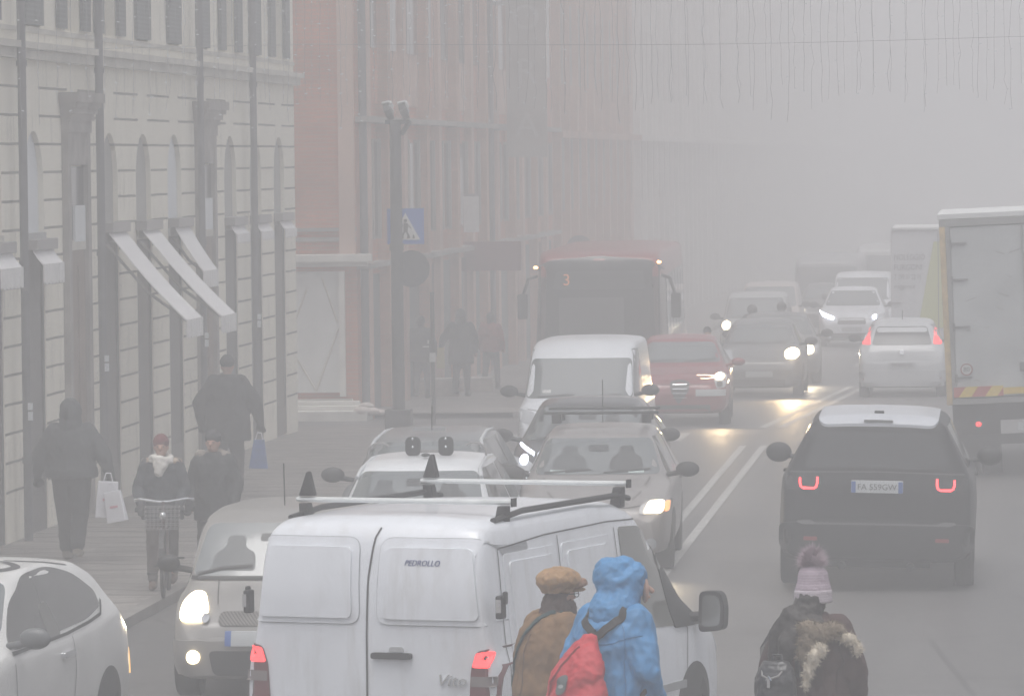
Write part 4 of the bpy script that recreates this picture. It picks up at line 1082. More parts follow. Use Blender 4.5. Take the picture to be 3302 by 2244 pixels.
# --- taupe estate with black roof bars, right headlamp lit
TP = (.24, .225, .22)
w = Car('estate_car', 'taupe estate car with black roof bars and lit headlamps beside the double line', 'car', 'wagon', -4.29, 56.4, 'front', 4.3, 1.71, 1.49, TP, wr=.31, yaw=1.5, ny=100)
lm = [(.50, .64), (.82, .64), (.84, .78), (.62, .785), (.5, .72)]
K = w.skin
w.front(lamps=lm, lit=(0, 0), ws=(.675, .92, .405, .335), grille=[(-.34, .60), (.34, .60), (.30, .70), (-.30, .70)], fog=(.62, .33, .06))
K.patch('bulb', 'front', rpoly([(.54, .655), (.74, .655), (.76, .765), (.60, .765)], .03), WARM, w.body, off=.028, step=.06)
K.patch('indicator', 'front', rpoly([(.755, .66), (.80, .665), (.81, .76), (.77, .765)], .015), mat('amber_lens', (.8, .35, .1), .2, emit=(1, .45, .15), es=1.5), w.body, off=.024)
K.patch('bulb', 'front', rpoly([(-.78, .72), (-.58, .72), (-.60, .765), (-.76, .765)], .02), WARM, w.body, off=.028, step=.06)
for s in (-1, 1): K.line('bonnet_crease', 'front', [(s * .58, .98), (s * .50, .85), (s * .36, .74)], .02, mat('crease_dark', (.14, .13, .125), .5), w.body, off=.003)
for x0_ in (-.52, .34): K.patch('windscreen_label', 'front', rect(x0_, x0_ + .17, 1.02, 1.05), mat('label_pale', (.5, .6, .58), .6), w.body, off=.009, skirt=0)
CABS.append((w, 1.02, 1.36, .50)); w.std_side(); lamp_beam(w.root, .68, -2.22, .68, 60)
for yb in (.15,):
    q = MB(); q.box((0, yb, 1.625), (1.28, .09, .032)); q.box((0, yb + .75, 1.64), (1.26, .09, .03)); b_ = q.build('roof_bar', BLACK, w.root, bevel=.012)
    for s in (-1, 1):
        q = MB(); q.box((s * .50, yb, 1.56), (.11, .09, .10)); q.box((s * .50, yb + .75, 1.56), (.11, .09, .10)); q.build('bar_foot', BLACK, b_, bevel=.01)
q = MB(); q.tube((.0, .45, 1.5), (.0, .47, 1.98), .006, n=6); q.build('aerial', BLACK, w.root)
# --- black car behind it with led strip
w = Car('hatchback', 'black car with bright LED strip peeping out behind the taupe estate', 'car', 'hatch', -4.98, 63.4, 'front', 4.2, 1.80, 1.50, (.02, .02, .022), wr=.32, rough=.2)
w.front(lamps=[(.48, .68), (.84, .72), (.86, .86), (.6, .80)], ws=(.68, .925, .42, .35)); w.std_side()
w.skin.patch('led_strip', 'front', [(-.79, .985), (-.58, .89), (-.58, .87), (-.79, .965)], COOL, w.body, off=.02); w.skin.patch('bulb', 'front', [(-.69 + .05 * math.cos(t), .82 + .05 * math.sin(t)) for t in np.linspace(0, 6.283, 14)[:-1]], COOL, w.body, off=.02)
lamp_beam(w.root, -.76, -2.2, .77, 45, (.85, .9, 1))
CABS.append((w, 1.03, 1.37, .50))
# --- white delivery van (small, tall)
w = Car('delivery_van', 'small white tall roofed delivery van between the black car and the bus', 'van', 'van', -5.83, 73.6, 'front', 4.4, 1.75, 1.88, WHITE, wr=.32)
w.front(lamps=[(.52, .72), (.82, .78), (.82, .95), (.6, .9)], ws=(.575, .86, .435, .405)); w.std_side()
w.skin.patch('windscreen_label', 'front', rect(-.52, -.40, 1.15, 1.19), LET, w.body, off=.01, skirt=0)
# --- red hatchback
w = Car('hatchback', 'dark red hatchback with lit headlamp between the delivery van and grey car', 'car', 'hatch', -5.27, 89.0, 'front', 4.06, 1.72, 1.50, (.22, .028, .035), wr=.32, zb=.22, rough=.25, mirrors=False, yaw=2)
Car.mm = w.paint; w.mirror(-.85, 1.0, size=(.12, .08, .07)); Car.mm = BLACK
lm = [(.62, .64), (.76, .66), (.80, .86), (.68, .92), (.56, .84)]
w.front(lamps=lm, lit=(0, 0), ws=(.70, .92, .40, .325), plate=False); K = w.skin
for t_ in (1,): K.patch('bulb', 'front', [(.67 + .085 * math.cos(t), .83 + .05 * math.sin(t)) for t in np.linspace(0, 6.283, 14)[:-1]], WARM, w.body, off=.03)
K.patch('headlight_bowl', 'front', [(.67 + .05 * math.cos(t), .71 + .05 * math.sin(t)) for t in np.linspace(0, 6.283, 12)[:-1]], DARKG, w.body, off=.02)
K.patch('grille', 'front', rpoly([(-.02, .38), (.15, .60), (.17, .76), (0, .80), (-.17, .76), (-.15, .60)], .04), DARKG, w.body, off=.008)
for z in (.5, .57, .64, .71): K.line('grille_bar', 'front', [(-.12, z), (.12, z)], .012, CHROME, w.body, off=.014)
K.patch('front_plate', 'front', rect(.27, .77, .52, .63), PLATE, w.body, off=.014); w.std_side()
K.patch('side_lamp', 'right', rpoly([(-1.80, .80), (-1.62, .84), (-1.66, .92), (-1.82, .86)], .02), WARM, w.body, off=.012); lamp_beam(w.root, .68, -2.1, .84, 110, (1, .72, .40))
# --- grey small car, headlamp lit
w = Car('hatchback', 'grey hatchback with one dazzling headlamp right of the red hatchback', 'car', 'hatch', -4.50, 102, 'front', 3.9, 1.68, 1.49, (.13, .135, .14), wr=.3)
w.front(lamps=[(.50, .74), (.78, .80), (.78, .94), (.56, .92)], lit=(0, 0)); w.skin.patch('bulb', 'front', [(.62 + .14 * math.cos(t), .84 + .10 * math.sin(t)) for t in np.linspace(0, 6.283, 16)[:-1]], WARM2, w.body, off=.03)
w.std_side(); lamp_beam(w.root, .62, -2.05, .8, 420, (1, .70, .36)); 
# --- dark saloon behind
w = Car('saloon_car', 'dark saloon with lit headlamp just behind the grey hatchback', 'car', 'sedan', -4.42, 109.5, 'front', 4.6, 1.82, 1.46, (.10, .10, .105), wr=.33, yaw=3)
w.front(lamps=[(.50, .62), (.84, .66), (.84, .82), (.55, .78)]); w.skin.patch('bulb', 'front', [(.62 + .11 * math.cos(t), .73 + .10 * math.sin(t)) for t in np.linspace(0, 6.283, 16)[:-1]], WARM2, w.body, off=.03); w.std_side(); lamp_beam(w.root, .64, -2.4, .72, 120)
# --- silver car, left headlamp lit
w = Car('minivan', 'faint silver people carrier with lit headlamp beside the bus', 'car', 'minivan', -5.85, 130, 'front', 4.2, 1.76, 1.56, (.40, .41, .42), wr=.31, ny=60, arch=False)
w.front(lamps=[(.52, .64), (.82, .68), (.82, .84), (.58, .80)]); w.skin.patch('bulb', 'front', [(-.70 + .10 * math.cos(t), .78 + .10 * math.sin(t)) for t in np.linspace(0, 6.283, 14)[:-1]], WARM2, w.body, off=.03); w.std_side(); lamp_beam(w.root, -.7, -2.2, .78, 120)
w = Car('minivan', 'faint pinkish car barely visible behind the silver people carrier', 'car', 'minivan', -6.05, 143, 'front', 4.2, 1.75, 1.64, (.48, .42, .40), wr=.31, ny=60, arch=False); w.front(lamps=[(.52, .64), (.82, .68), (.82, .84), (.58, .80)], plate=False)
w = Car('saloon_car', 'dim dark car with small glinting lamps in the fog by the centre of the road', 'car', 'sedan', -4.75, 152, 'front', 4.5, 1.8, 1.46, (.10, .10, .10), wr=.31, ny=60, arch=False); w.front(lamps=[(.52, .62), (.84, .66), (.84, .80), (.58, .76)], lit=(1, 1), plate=False)
w = Car('hatchback', 'white oncoming car with slanted white LED headlights in the fog', 'car', 'sedan', -3.66, 138, 'front', 4.4, 1.80, 1.56, WHITE, wr=.32, ny=70)
w.front(lamps=[(.42, .70), (.84, .80), (.86, .90), (.5, .80)], plate=True, grille=[(-.38, .62), (.38, .62), (.34, .78), (-.34, .78)])
w.skin.patch('led_strip', 'front', rpoly([(-.86, .96), (-.78, .82), (-.48, .72), (-.46, .80), (-.74, .90)], .02), COOL, w.body, off=.03, step=.05); w.skin.patch('led_strip', 'front', rpoly([(.52, .74), (.64, .74), (.64, .86), (.54, .84)], .03), COOL, w.body, off=.03, step=.05); w.std_side()
w = Car('delivery_van', 'pale van close behind the white oncoming car', 'van', 'van', -3.70, 150, 'front', 4.5, 1.85, 1.78, WHITE, wr=.32, ny=60, arch=False); w.front(lamps=[(.52, .72), (.82, .78), (.82, .95), (.6, .9)])
w = Car('coach', 'large grey coach looming faintly at the far end of the traffic', 'bus', 'bus', -5.35, 172, 'front', 10, 2.3, 2.05, (.26, .26, .27), wr=.4, ny=50, arch=False, mirrors=False); w.front(lamps=None, plate=False)
w = Car('coach', 'second far vehicle, only a pale roof above the grey coach', 'bus', 'bus', -3.75, 186, 'front', 9, 2.2, 2.30, (.42, .42, .42), wr=.4, ny=50, arch=False, mirrors=False); w.front(lamps=None, plate=False)
# --- silver hatchback driving away, tail lamps lit
w = Car('hatchback', 'silver hatchback driving away with tall red tail lamps, left of the lorry', 'car', 'hatch', -1.74, 101.5, 'rear', 4.03, 1.70, 1.50, (.52, .54, .56), wr=.31)
w.rear([(-.58, 1.02), (.58, 1.02), (.48, 1.36), (-.48, 1.36)], [(.60, 1.03), (.76, 1.03), (.70, 1.32), (.62, 1.34)], True, plate=.58, mats=mat('rear_glass', (.05, .055, .06), .1, ior=1.5)); K = w.skin; w.std_side()
for s in (-1, 1): K.patch('reflector', 'rear', rect(min(s * .55, s * .74), max(s * .55, s * .74), .36, .40, .01), REDL, w.body, off=.02)
K.patch('rear_bumper', 'rear', rect(-.82, .82, .24, .54, .06), w.paint, w.body, off=.03, step=.1); K.patch('badge', 'rear', [(.05 * math.cos(t), .88 + .05 * math.sin(t)) for t in np.linspace(0, 6.283, 12)[:-1]], CHROME, w.body, off=.02); q = MB(); q.tube((0, .9, 1.48), (0, 1.05, 1.66), .007, n=6); q.build('aerial', BLACK, w.root)
text('plate_lettering', 'FM 804 YD', .085, INK, w.root, (0, 2.05, .635), (R(90), 0, R(180)))
# --- black suv, the nearest car going away
w = Car('suv', 'black SUV driving away in the right lane with thin red tail lamps', 'car', 'suv', -1.22, 54.0, 'rear', 4.85, 2.02, 1.80, (.016, .016, .018), wr=.385, zb=.30, lean=1.5, rough=.3, ny=110, mirrors=False, paint=mat('suv_black', (.016, .016, .018), .45, spec=.25))
w.mirror(-.98, 1.17, BLACK, size=(.14, .10, .11))
K = w.skin; SB = w.body
K.patch('rear_window', 'rear', rpoly([(-.76, 1.24), (.76, 1.24), (.60, 1.62), (-.60, 1.62)], .06), mat('suv_rear_glass', (.035, .036, .038), .07, ior=1.55), SB, off=.008)
K.patch('window_lower_band', 'rear', rpoly([(-.70, 1.25), (.70, 1.25), (.66, 1.27), (-.66, 1.27)], .01), BLACK, SB, off=.012)  # plain black strip along the foot of the rear window
sp = K.patch('roof_sky_sheen', 'top', rpoly([(-.62, -.2), (.62, -.2), (.61, 2.18), (-.61, 2.18)], .1), mat('roof_sky_pale', (.50, .52, .56), .3, coat=.3), SB, off=.02)  # pale sheet over the black roof, its sky reflection put into the colour
q = MB(); q.box((0, 1.9, 1.81), (.10, .08, .035)); q.build('roof_fin', BLACK, w.root, bevel=.01); K.line('high_stop_light', 'top', [(-.15, 2.16), (.15, 2.16)], .02, BLACK, sp, off=.03)
for s in (-1, 1):
    P = rpoly([(s * .60, 1.005), (s * .60, .90), (s * .79, .90), (s * .79, 1.005)], .03, 5)
    P = [(s * .61, 1.155), (s * .61, 1.095), (s * .62, 1.06), (s * .645, 1.045), (s * .75, 1.045), (s * .775, 1.06), (s * .785, 1.095), (s * .785, 1.145)]
    tb = K.patch('tail_light', 'rear', rpoly([(s * .56, 1.01), (s * .93, 1.03), (s * .93, 1.19), (s * .56, 1.19)], .03), DGLASS, SB, off=.010); K.line('light_strip', 'rear', P, .022, mat('lit_tail_strong', (.9, .1, .1), emit=(1, .05, .06), es=3.6), tb, off=.022)
    K.patch('reflector', 'rear', rect(min(s * .60, s * .74), max(s * .60, s * .74), .52, .56, .01), mat('red_reflector', (.25, .03, .03), .3), SB, off=.05)
K.patch('rear_bumper', 'rear', rect(-.97, .97, .42, .70, .08), w.paint, SB, off=.045, step=.12); K.line('bumper_trim', 'rear', [(-.80, .69), (.80, .69)], .02, mat('trim_grey', (.1, .1, .1), .3), SB, off=.05)
K.line('tailgate_edge', 'rear', [(-.88, 1.205), (0, 1.22), (.88, 1.205)], .012, mat('trim_grey', (.1, .1, .1), .3), SB, off=.012)
pl = K.patch('rear_plate', 'rear', rect(-.265, .265, 1.01, 1.13, .01), PLATE, SB, off=.03, step=.3)
yp = max((pl.data.vertices[i].co.y for i in range(len(pl.data.vertices)))) + .004
text('plate_lettering', 'FA 559GW', .086, INK, w.root, (0, yp, 1.07), (R(88), 0, R(180)), ext=.001)
for x in (-.24, .24): q = MB(); q.bx(x - .022, x + .022, yp - .001, yp + .002, .873 + .14, .987 + .14); q.build('plate_band', PBLUE, w.root)
w.std_side(SGLASS); q = MB(); q.bx(-.55, .55, 1.9, 2.25, .24, .36); q.tube((.35, 1.7, .26), (.35, 2.4, .26), .04); q.tube((-.35, 1.7, .26), (-.35, 2.4, .26), .04); q.build('exhaust', BLACK, w.root, bevel=.02)

# dim seat and mirror silhouettes, coloured flat onto the outside of the nearest windscreens
def cabin(c, zb, zt, drv=True, hw=.52):
    ws = [o for o in c.body.children if o.name.startswith('windscreen')][0]; M = mat('cabin_shape', (.055, .058, .06), .25); M2 = mat('cabin_shape_dim', (.075, .082, .086), .2)
    K = c.skin; h = zt - zb
    for sx, m in ((-1, M2), (1, M if drv else M2)):
        x = sx * hw * .62
        K.patch('seat_silhouette', 'front', rpoly([(x - .19, zb + .03), (x + .19, zb + .03), (x + .17, zb + h * .45), (x + .08, zb + h * .55), (x + .08, zb + h * .80), (x - .08, zb + h * .80), (x - .08, zb + h * .55), (x - .17, zb + h * .45)], .04), m, ws, off=.0135, skirt=0)
    K.patch('mirror_silhouette', 'front', rect(-.11, .11, zt - .12, zt - .06, .02), M, ws, off=.0137, skirt=0)
for c, zb, zt, hw in CABS: cabin(c, zb, zt, True, hw)

# --- box lorry
def lorry(name, label, x, y, w, h, z0, lean, L_=6.2):
    g = G(y); r = empty(name, (x, y, g), (0, R(lean), 0), label, 'lorry')
    return r
t = lorry('box_lorry', 'grey box lorry with yellow edged rear doors cut by the right photo edge', .62, 73.0, 2.45, 3.6, 1.05, -2.1)
BOXM = mat('box_grey', (.42, .435, .44), .5, nz=.16, ns=1.6); YEL = mat('yellow_edge', (.48, .35, .17), .6, nz=.3, ns=8); FRM = mat('rear_frame', (.26, .26, .255), .5, nz=.1)
bb('box_body', BOXM, t, -1.22, 1.22, .06, 6.2, 1.05, 3.60, .02); bb('roof_cap', mat('roof_pale', (.66, .67, .67), .5), t, -1.24, 1.24, -.02, 6.2, 3.60, 3.68, .01)
q = MB(); q.bx(-1.22, 1.22, -.02, .058, 3.50, 3.598); q.bx(-1.14, -1.08, -.02, .058, 1.13, 3.50); q.bx(1.08, 1.14, -.02, .058, 1.13, 3.50); q.bx(-1.14, 1.14, -.02, .058, 1.05, 1.13); q.build('rear_frame', FRM, t, bevel=.006)
for s in (-1, 1): bb('yellow_post', YEL, t, min(s * 1.14, s * 1.22), max(s * 1.14, s * 1.22), -.03, .058, 1.05, 3.50, .006)
for x0, x1 in ((-1.075, -.01), (.01, 1.075)):
    d = bb('rear_door', BOXM, t, x0, x1, -.005, .055, 1.14, 3.49, .01)
    for z in (1.4, 2.1, 2.75, 3.25):
        hx = x0 if x0 < -.5 else x1 - .22
        q = MB(); q.bx(hx, hx + .22, -.022, -.006, z, z + .03); q.tube((hx + (0 if x0 < -.5 else .22), -.02, z - .04), (hx + (0 if x0 < -.5 else .22), -.02, z + .07), .018); q.build('hinge', mat('hinge_steel', (.2, .2, .2), .4, metal=.4), d)
    q = MB(); xr = x1 - .08 if x0 < -.5 else x0 + .08; q.tube((xr, -.035, 1.15), (xr, -.035, 3.48), .014); q.build('lock_rod', FRM, d)
bb('chevron_board', stripe_mat('chevron', (.42, .09, .07), (.62, .44, .05), 0, .36, .48, slope=-.75, off=.12), t, -1.12, -.44, -.045, -.024, 1.15, 1.29); bb('yellow_strip', mat('yellow_tape', (.60, .42, .05), .6), t, -.438, .1, -.04, -.024, 1.17, 1.26)
q = MB(); q.tube((-.93, -.03, 1.53), (-.93, -.008, 1.53), .085, n=20); dsc = q.build('speed_disc', LET, t); q = MB(); n_ = 20; vs = []
for i in range(n_):
    a_ = 6.2832 * i / n_; vs += [(-.93 + .085 * math.cos(a_), -.033, 1.53 + .085 * math.sin(a_)), (-.93 + .07 * math.cos(a_), -.033, 1.53 + .07 * math.sin(a_))]
q.add(vs, [(2 * i, 2 * i + 1, (2 * i + 3) % (2 * n_), (2 * i + 2) % (2 * n_)) for i in range(n_)]); q.build('disc_ring', REDL, dsc); text('disc_number', '80', .09, INK, t, (-.93, -.034, 1.53), (R(90), 0, 0))
q = MB(); rg_ = random.Random(4)
for i in range(14):
    x_ = rg_.uniform(-1.0, 1.0); z_ = rg_.uniform(1.25, 3.3); q.box((x_, -.0065, z_), (rg_.uniform(.01, .22), .002, rg_.uniform(.006, .02)), Matrix.Rotation(rg_.uniform(-.5, .5), 3, 'Y'))
q.build('scuff_marks', mat('scuff_grey', (.27, .27, .265), .7), t)
q = MB()
for i in range(17):
    for x_ in (-1.11, 1.11): q.tube((x_, -.026, 1.2 + i * .14), (x_, -.018, 1.2 + i * .14), .010, n=6)
q.build('rivets', mat('hinge_steel', (.2, .2, .2), .4, metal=.4), t)
bb('latch_plate', mat('latch_dark', (.12, .12, .12), .5), t, -.20, .12, -.03, -.006, 1.47, 1.60, .005); bb('latch', LET, t, -.1, -.02, -.05, -.03, 1.50, 1.57)
q = MB(); q.bx(-.95, .95, .3, 6.0, .80, 1.04); q.bx(-1.1, 1.1, .05, .13, .48, .62); q.bx(-.7, -.6, .1, .18, .5, 1.04); q.bx(.6, .7, .1, .18, .5, 1.04); q.bx(-1.15, -.5, .4, 1.6, .55, 1.04); q.bx(.5, 1.15, .4, 1.6, .55, 1.04); q.build('chassis', BLACK, t)
for s in (-1, 1):
    bb('tail_light', BLACK, t, min(s * .65, s * 1.12), max(s * .65, s * 1.12), .02, .05, .70, .84); q = MB(); q.ell((s * .80, .015, .77), (.04, .01, .035)); q.build('lit_lamp', REDE, t)
    for yy in (1.2, 4.9): wheel(t, s * 1.10, yy, .42, .28)
    wheel(t, s * .78, 1.2, .42, .28)
    bb('mud_flap', BLACK, t, min(s * .75, s * 1.15), max(s * .75, s * 1.15), .66, .69, .22, .6)
bb('rear_plate', PLATE, t, -.26, .26, .01, .045, .66, .78); bb('cab', mat('cab_white', (.6, .62, .64), .4), t, -1.1, 1.1, 6.35, 8.0, .5, 2.5, .15)
t = lorry('hire_van', 'white hire van with lettering and yellow green flash behind the box lorry', -1.22, 120.0, 2.1, 3.1, .6, 0)
HV = mat('hire_white', (.60, .61, .64), .5, nz=.04)
hb = bb('box_body', HV, t, -1.07, 1.07, 0.02, 5.5, .62, 3.12, .03); bb('roof_cap', mat('roof_pale', (.66, .67, .67), .5), t, -1.05, 1.05, -.03, 5.4, 3.12, 3.17)
q = MB(); q.prism([(-.47, .90), (1.0, .90), (1.0, 2.85), (-.10, 2.85)], 1, -.004, .016); q.build('colour_flash', mat('lime_flash', (.44, .47, .12), .6), t)
for s_, z, tx, k_ in ((.19, 2.50, 'NOLEGGIO', .72), (.19, 2.27, 'FURGONI', .78), (.18, 2.05, 'T 199 31 22 11', .55), (.15, 1.84, 'maggiore.it', .72)):
    text('van_lettering', tx, s_, mat('van_ink', (.12, .12, .13), .6), t, (-1.0, -.006, z), (R(90), 0, 0), align='LEFT', sx=k_)
bb('door_gap', BLACK, t, -.008, .008, -.008, .018, .66, 3.05); bb('bumper', BLACK, t, -1.05, 1.05, -.08, .05, .42, .6, .02); bb('cab', HV, t, -1.0, 1.0, 5.52, 7.2, .4, 2.1, .2)
for s in (-1, 1):
    bb('tail_light', REDL, t, min(s * .92, s * 1.05), max(s * .92, s * 1.05), -.01, .018, .7, 1.0); bb('hinge', ARM, t, min(s * .85, s * 1.07), max(s * .85, s * 1.07), -.02, .018, 1.45, 1.48)
    for yy in (1.1, 5.9): wheel(t, s * .98, yy, .35, .22)

# --- red city bus
RB = mat('bus_red', (.20, .022, .018), .3, coat=.3)
nt_ = RB.node_tree; tc_ = nt_.nodes.new('ShaderNodeTexCoord'); sp_ = nt_.nodes.new('ShaderNodeSeparateXYZ'); nt_.links.new(tc_.outputs['Object'], sp_.inputs[0])
nt_.links.new(mixc(nt_, mth(nt_, 'GREATER_THAN', sp_.outputs[2], 2.48), (.045, .022, .022), (.20, .022, .018)), nt_.nodes['Principled BSDF'].inputs['Base Color']); BG = mat('bus_glass', (.016, .017, .018), .07, ior=1.55)
b = Car('city_bus', 'red city bus with dark curved windscreen standing in the left lane', 'bus', 'bus', -7.20, 97.0, 'front', 11.5, 2.54, 2.98, None, wr=.48, zb=.32, ny=120, mirrors=False, paint=RB, arch=True, yaw=1.5)
K = b.skin
K.patch('front_panel', 'front', rpoly([(-1.20, .40), (1.20, .40), (1.20, .85), (-1.20, .85)], .1), mat('bus_front_dark', (.05, .04, .042), .3), b.body, off=.008)
ws = K.patch('windscreen', 'front', rpoly([(-1.235, .86), (1.235, .86), (1.235, 2.25), (1.18, 2.62), (.95, 2.78), (0, 2.86), (-.95, 2.78), (-1.18, 2.62), (-1.235, 2.25)], .12), BG, b.body, off=.014, step=.14)
K.patch('dashboard_pane', 'front', rpoly([(-.75, 1.15), (.45, 1.15), (.45, 2.1), (-.75, 2.1)], .05), mat('bus_interior', (.055, .055, .055), .5), ws, off=.018, skirt=0)
K.patch('destination_display', 'front', rpoly([(-.85, 2.25), (.85, 2.25), (.8, 2.58), (-.8, 2.58)], .05), mat('display_dark', (.02, .022, .024), .3), ws, off=.018, skirt=0)
text('route_number', '3', .30, mat('route_orange', (1, .4, .15), emit=(1, .35, .15), es=.12), b.root, (-.60, -5.80, 2.42), (R(90), 0, 0))
for sx in (-1, 1):
    q = MB(); q.ell((sx * 1.17 if sx < 0 else 1.10, -5.72, 2.66 if sx < 0 else 2.74), (.045, .03, .03)); q.build('marker_lamp', AMB, b.root)
    q = MB(); q.prism(rpoly([(sx * 1.32, 1.72), (sx * 1.50, 1.72), (sx * 1.50, 2.18), (sx * 1.32, 2.18)], .04), 1, -5.95, -5.82); q.path([(sx * 1.15, -5.7, 2.5), (sx * 1.30, -5.85, 2.45), (sx * 1.40, -5.88, 2.15)], .03, 8); q.build('wing_mirror', BLACK, b.root, bevel=.02)
    K.patch('headlight', 'front', rect(min(sx * .82, sx * 1.1), max(sx * .82, sx * 1.1), .50, .64, .04), LENS, b.body, off=.02)
    K.line('wiper', 'front', [(sx * .15, .95), (sx * .85, 1.05)], .03, BLACK, ws, off=.03)
q = MB(); q.ell((1.13, -5.6, 1.15), (.03, .02, .03)); q.build('marker_lamp', AMB, b.root); K.patch('front_plate', 'front', rect(-.26, .26, .42, .53), PLATE, b.body, off=.02)
for yy in np.arange(-4.6, 5.2, 1.6):
    for sd_ in ('left', 'right'): K.patch('side_window', sd_, rect(yy, yy + 1.45, 1.35, 2.45, .06), BG, b.body, off=.01, step=.3)

# ================================================================== people
def blob(name, mb, voxel, m, parent, it=4, amp=0.0, fs=6.0, seed=0, vert=1.0):
    me = mb.mesh(name); t = bpy.data.objects.new(name, me); COL.objects.link(t)
    r = t.modifiers.new('r', 'REMESH'); r.mode = 'VOXEL'; r.voxel_size = voxel
    if it:
        s = t.modifiers.new('s', 'SMOOTH'); s.factor = .5; s.iterations = it
    dg = bpy.context.evaluated_depsgraph_get(); e = t.evaluated_get(dg)
    n = bpy.data.meshes.new_from_object(e); bpy.data.objects.remove(t); n.name = name
    if amp:
        cs = [v.co.copy() for v in n.vertices]; ns = [v.normal.copy() for v in n.vertices]
        for v, c, nn in zip(n.vertices, cs, ns):
            q = Vector((c.x * fs + seed, c.y * fs, c.z * fs * vert))
            d = noise.noise(q) + .5 * noise.noise(q * 2.3) + .3 * noise.noise(q * 5.1)
            d = (1 - abs(d) * 2.2)            # ridged folds
            v.co = c + nn * amp * (d - .4)
    n.materials.clear()
    for mm in (m if isinstance(m, (list, tuple)) else [m]): n.materials.append(mm)
    for p in n.polygons: p.use_smooth = True
    o = bpy.data.objects.new(name, n); link(o, parent); return o
SKINM = mat('skin', (.42, .25, .19), .55)
HAIRD = mat('dark_hair', (.025, .02, .018), .6, nz=.3, ns=30)
def hand(b, w, d, side, curl):
    w = Vector(w); d = Vector(d).normalized(); s = d.cross(Vector(curl)).normalized(); c = Vector(curl).normalized()
    pc = w + d * .045; b.ell(pc, (.040, .040, .040), 10, 7)
    b.cap(w, .028, w + d * .08, .034, 10)
    for k, (o, l) in enumerate(((-.033, .060), (-.011, .072), (.011, .068), (.033, .052))):
        p0 = w + d * .08 + s * o; p1 = p0 + (d * .8 + c * .35).normalized() * l * .55; p2 = p1 + (d * .35 + c * .9).normalized() * l * .6
        b.cap(p0, .0115, p1, .0105, 8); b.cap(p1, .0105, p2, .0095, 8)
    p0 = w + d * .03 - s * .035 * side; p1 = p0 + (d * .7 - s * .7 * side + c * .3).normalized() * .045; b.cap(p0, .014, p1, .012, 8); b.cap(p1, .012, p1 + (d + c * .5).normalized() * .03, .010, 8)
def human(label, x, y, alpha, h, z=None, stride=.18, coat=None, hem=.78, trou=None, shoe=None, arms=None, bulk=1.0, voxel=.014, bend=0.0, head=None, lead=1, cvox=None, fold=.010, flare=1.0, headfwd=.02, group=None, sleeve=1.0, glove=None, lb=1.0):
    """local +Y is forward; alpha = compass heading from straight away, clockwise"""
    k = h / 1.75
    e = empty('person', (x, y, G(y, 0.0) if z is None else z), (0, 0, -R(alpha)), label, 'person', group)
    e.scale = (k, k, k)
    fwd = bend
    def P(px, py, pz): return Vector((px, py + fwd * max(0, pz - .95) , pz))
    b = MB(); hips = {}; J = {}
    for s in (-1, 1):
        ys = stride * (lead * s)
        hp = P(s * .09, 0, .92); kn = Vector((s * .10, ys * .5 + .03, .50)); an = Vector((s * .10, ys - .02, .10 + (.05 if ys < 0 else 0)))
        J[s] = (hp, kn, an)
        b.cap(hp, .085, kn, .058); b.cap(kn, .056, an, .040); b.cap(an + Vector((0, -.03, -.05)), .040, an + Vector((0, .13, -.065 if ys >= 0 else -.075)), .032)
        el, wr_ = (arms or {}).get(s, ((s * .27, -.02, 1.16), (s * .27, .10, .93)))
        sh = P(s * .175, 0, 1.42); el = P(*el) if el[2] > .95 else Vector(el); wr_ = Vector(wr_) + Vector((0, fwd * max(0, wr_[2] - .95), 0))
        J[s] += (sh, el, wr_)
        b.cap(sh, .055, el, .042); b.cap(el, .041, wr_, .028); hand(b, wr_, wr_ - el, s, (0, 1, 0) if abs((wr_ - el).normalized().y) < .7 else (0, 0, -1))
    T = [(0, .90, .15, .11), (0, 1.05, .135, .10), (0, 1.22, .155, .11), (0, 1.38, .175, .105), (0, 1.46, .12, .08), (0, 1.50, .055, .055)]
    b.loft([(0, fwd * max(0, z_ - .95), z_, rx, ry) for _, z_, rx, ry in T])
    hy = fwd * .68 + headfwd; hc = Vector((0, hy, 1.635))
    b.cap(P(0, 0, 1.45), .056, hc + Vector((0, -.01, -.08)), .052)
    b.ell(hc, (.076, .095, .115), 20, 14); b.ell(hc + Vector((0, .035, -.06)), (.052, .055, .055), 14, 10)
    b.cap(hc + Vector((0, .092, .01)), .012, hc + Vector((0, .112, -.022)), .016, 8)
    b.ell(hc + Vector((0, .085, -.06)), (.024, .014, .007), 10, 6); b.ell(hc + Vector((0, .083, -.072)), (.02, .013, .007), 10, 6); b.ell(hc + Vector((0, .085, .022)), (.05, .014, .012), 10, 6)
    for s in (-1, 1): b.ell(hc + Vector((s * .078, -.005, -.01)), (.012, .02, .032), 10, 8)
    body = blob('body', b, voxel, SKINM, e, 2)
    if glove:
        for s in (-1, 1):
            q = MB(); wr_, el = J[s][5], J[s][4]; hand(q, wr_, wr_ - el, s, (0, 1, 0) if abs((wr_ - el).normalized().y) < .7 else (0, 0, -1))
            g_ = blob('glove', q, .012, glove, e, 0)
            for v_ in g_.data.vertices: v_.co += v_.normal * .006
    for s in (-1, 1):
        q = MB(); q.ell(hc + Vector((s * .03, .082, .006)), (.014, .010, .008), 8, 6); q.build('eye', INK, body)
    q = MB()
    for s in (-1, 1):
        hp, kn, an = J[s][:3]; q.cap(hp, .105 * lb, kn, .078 * lb); q.cap(kn, .076 * lb, an + Vector((0, 0, .04)), .062 * lb)
    q.loft([(0, fwd * max(0, z_ - .95), z_, rx, ry) for z_, rx, ry in ((.84, .17, .13), (.95, .17, .135), (1.05, .16, .12))])
    blob('trousers', q, cvox or voxel * 1.3, trou, e, 3, fold * .7, 7, 3)
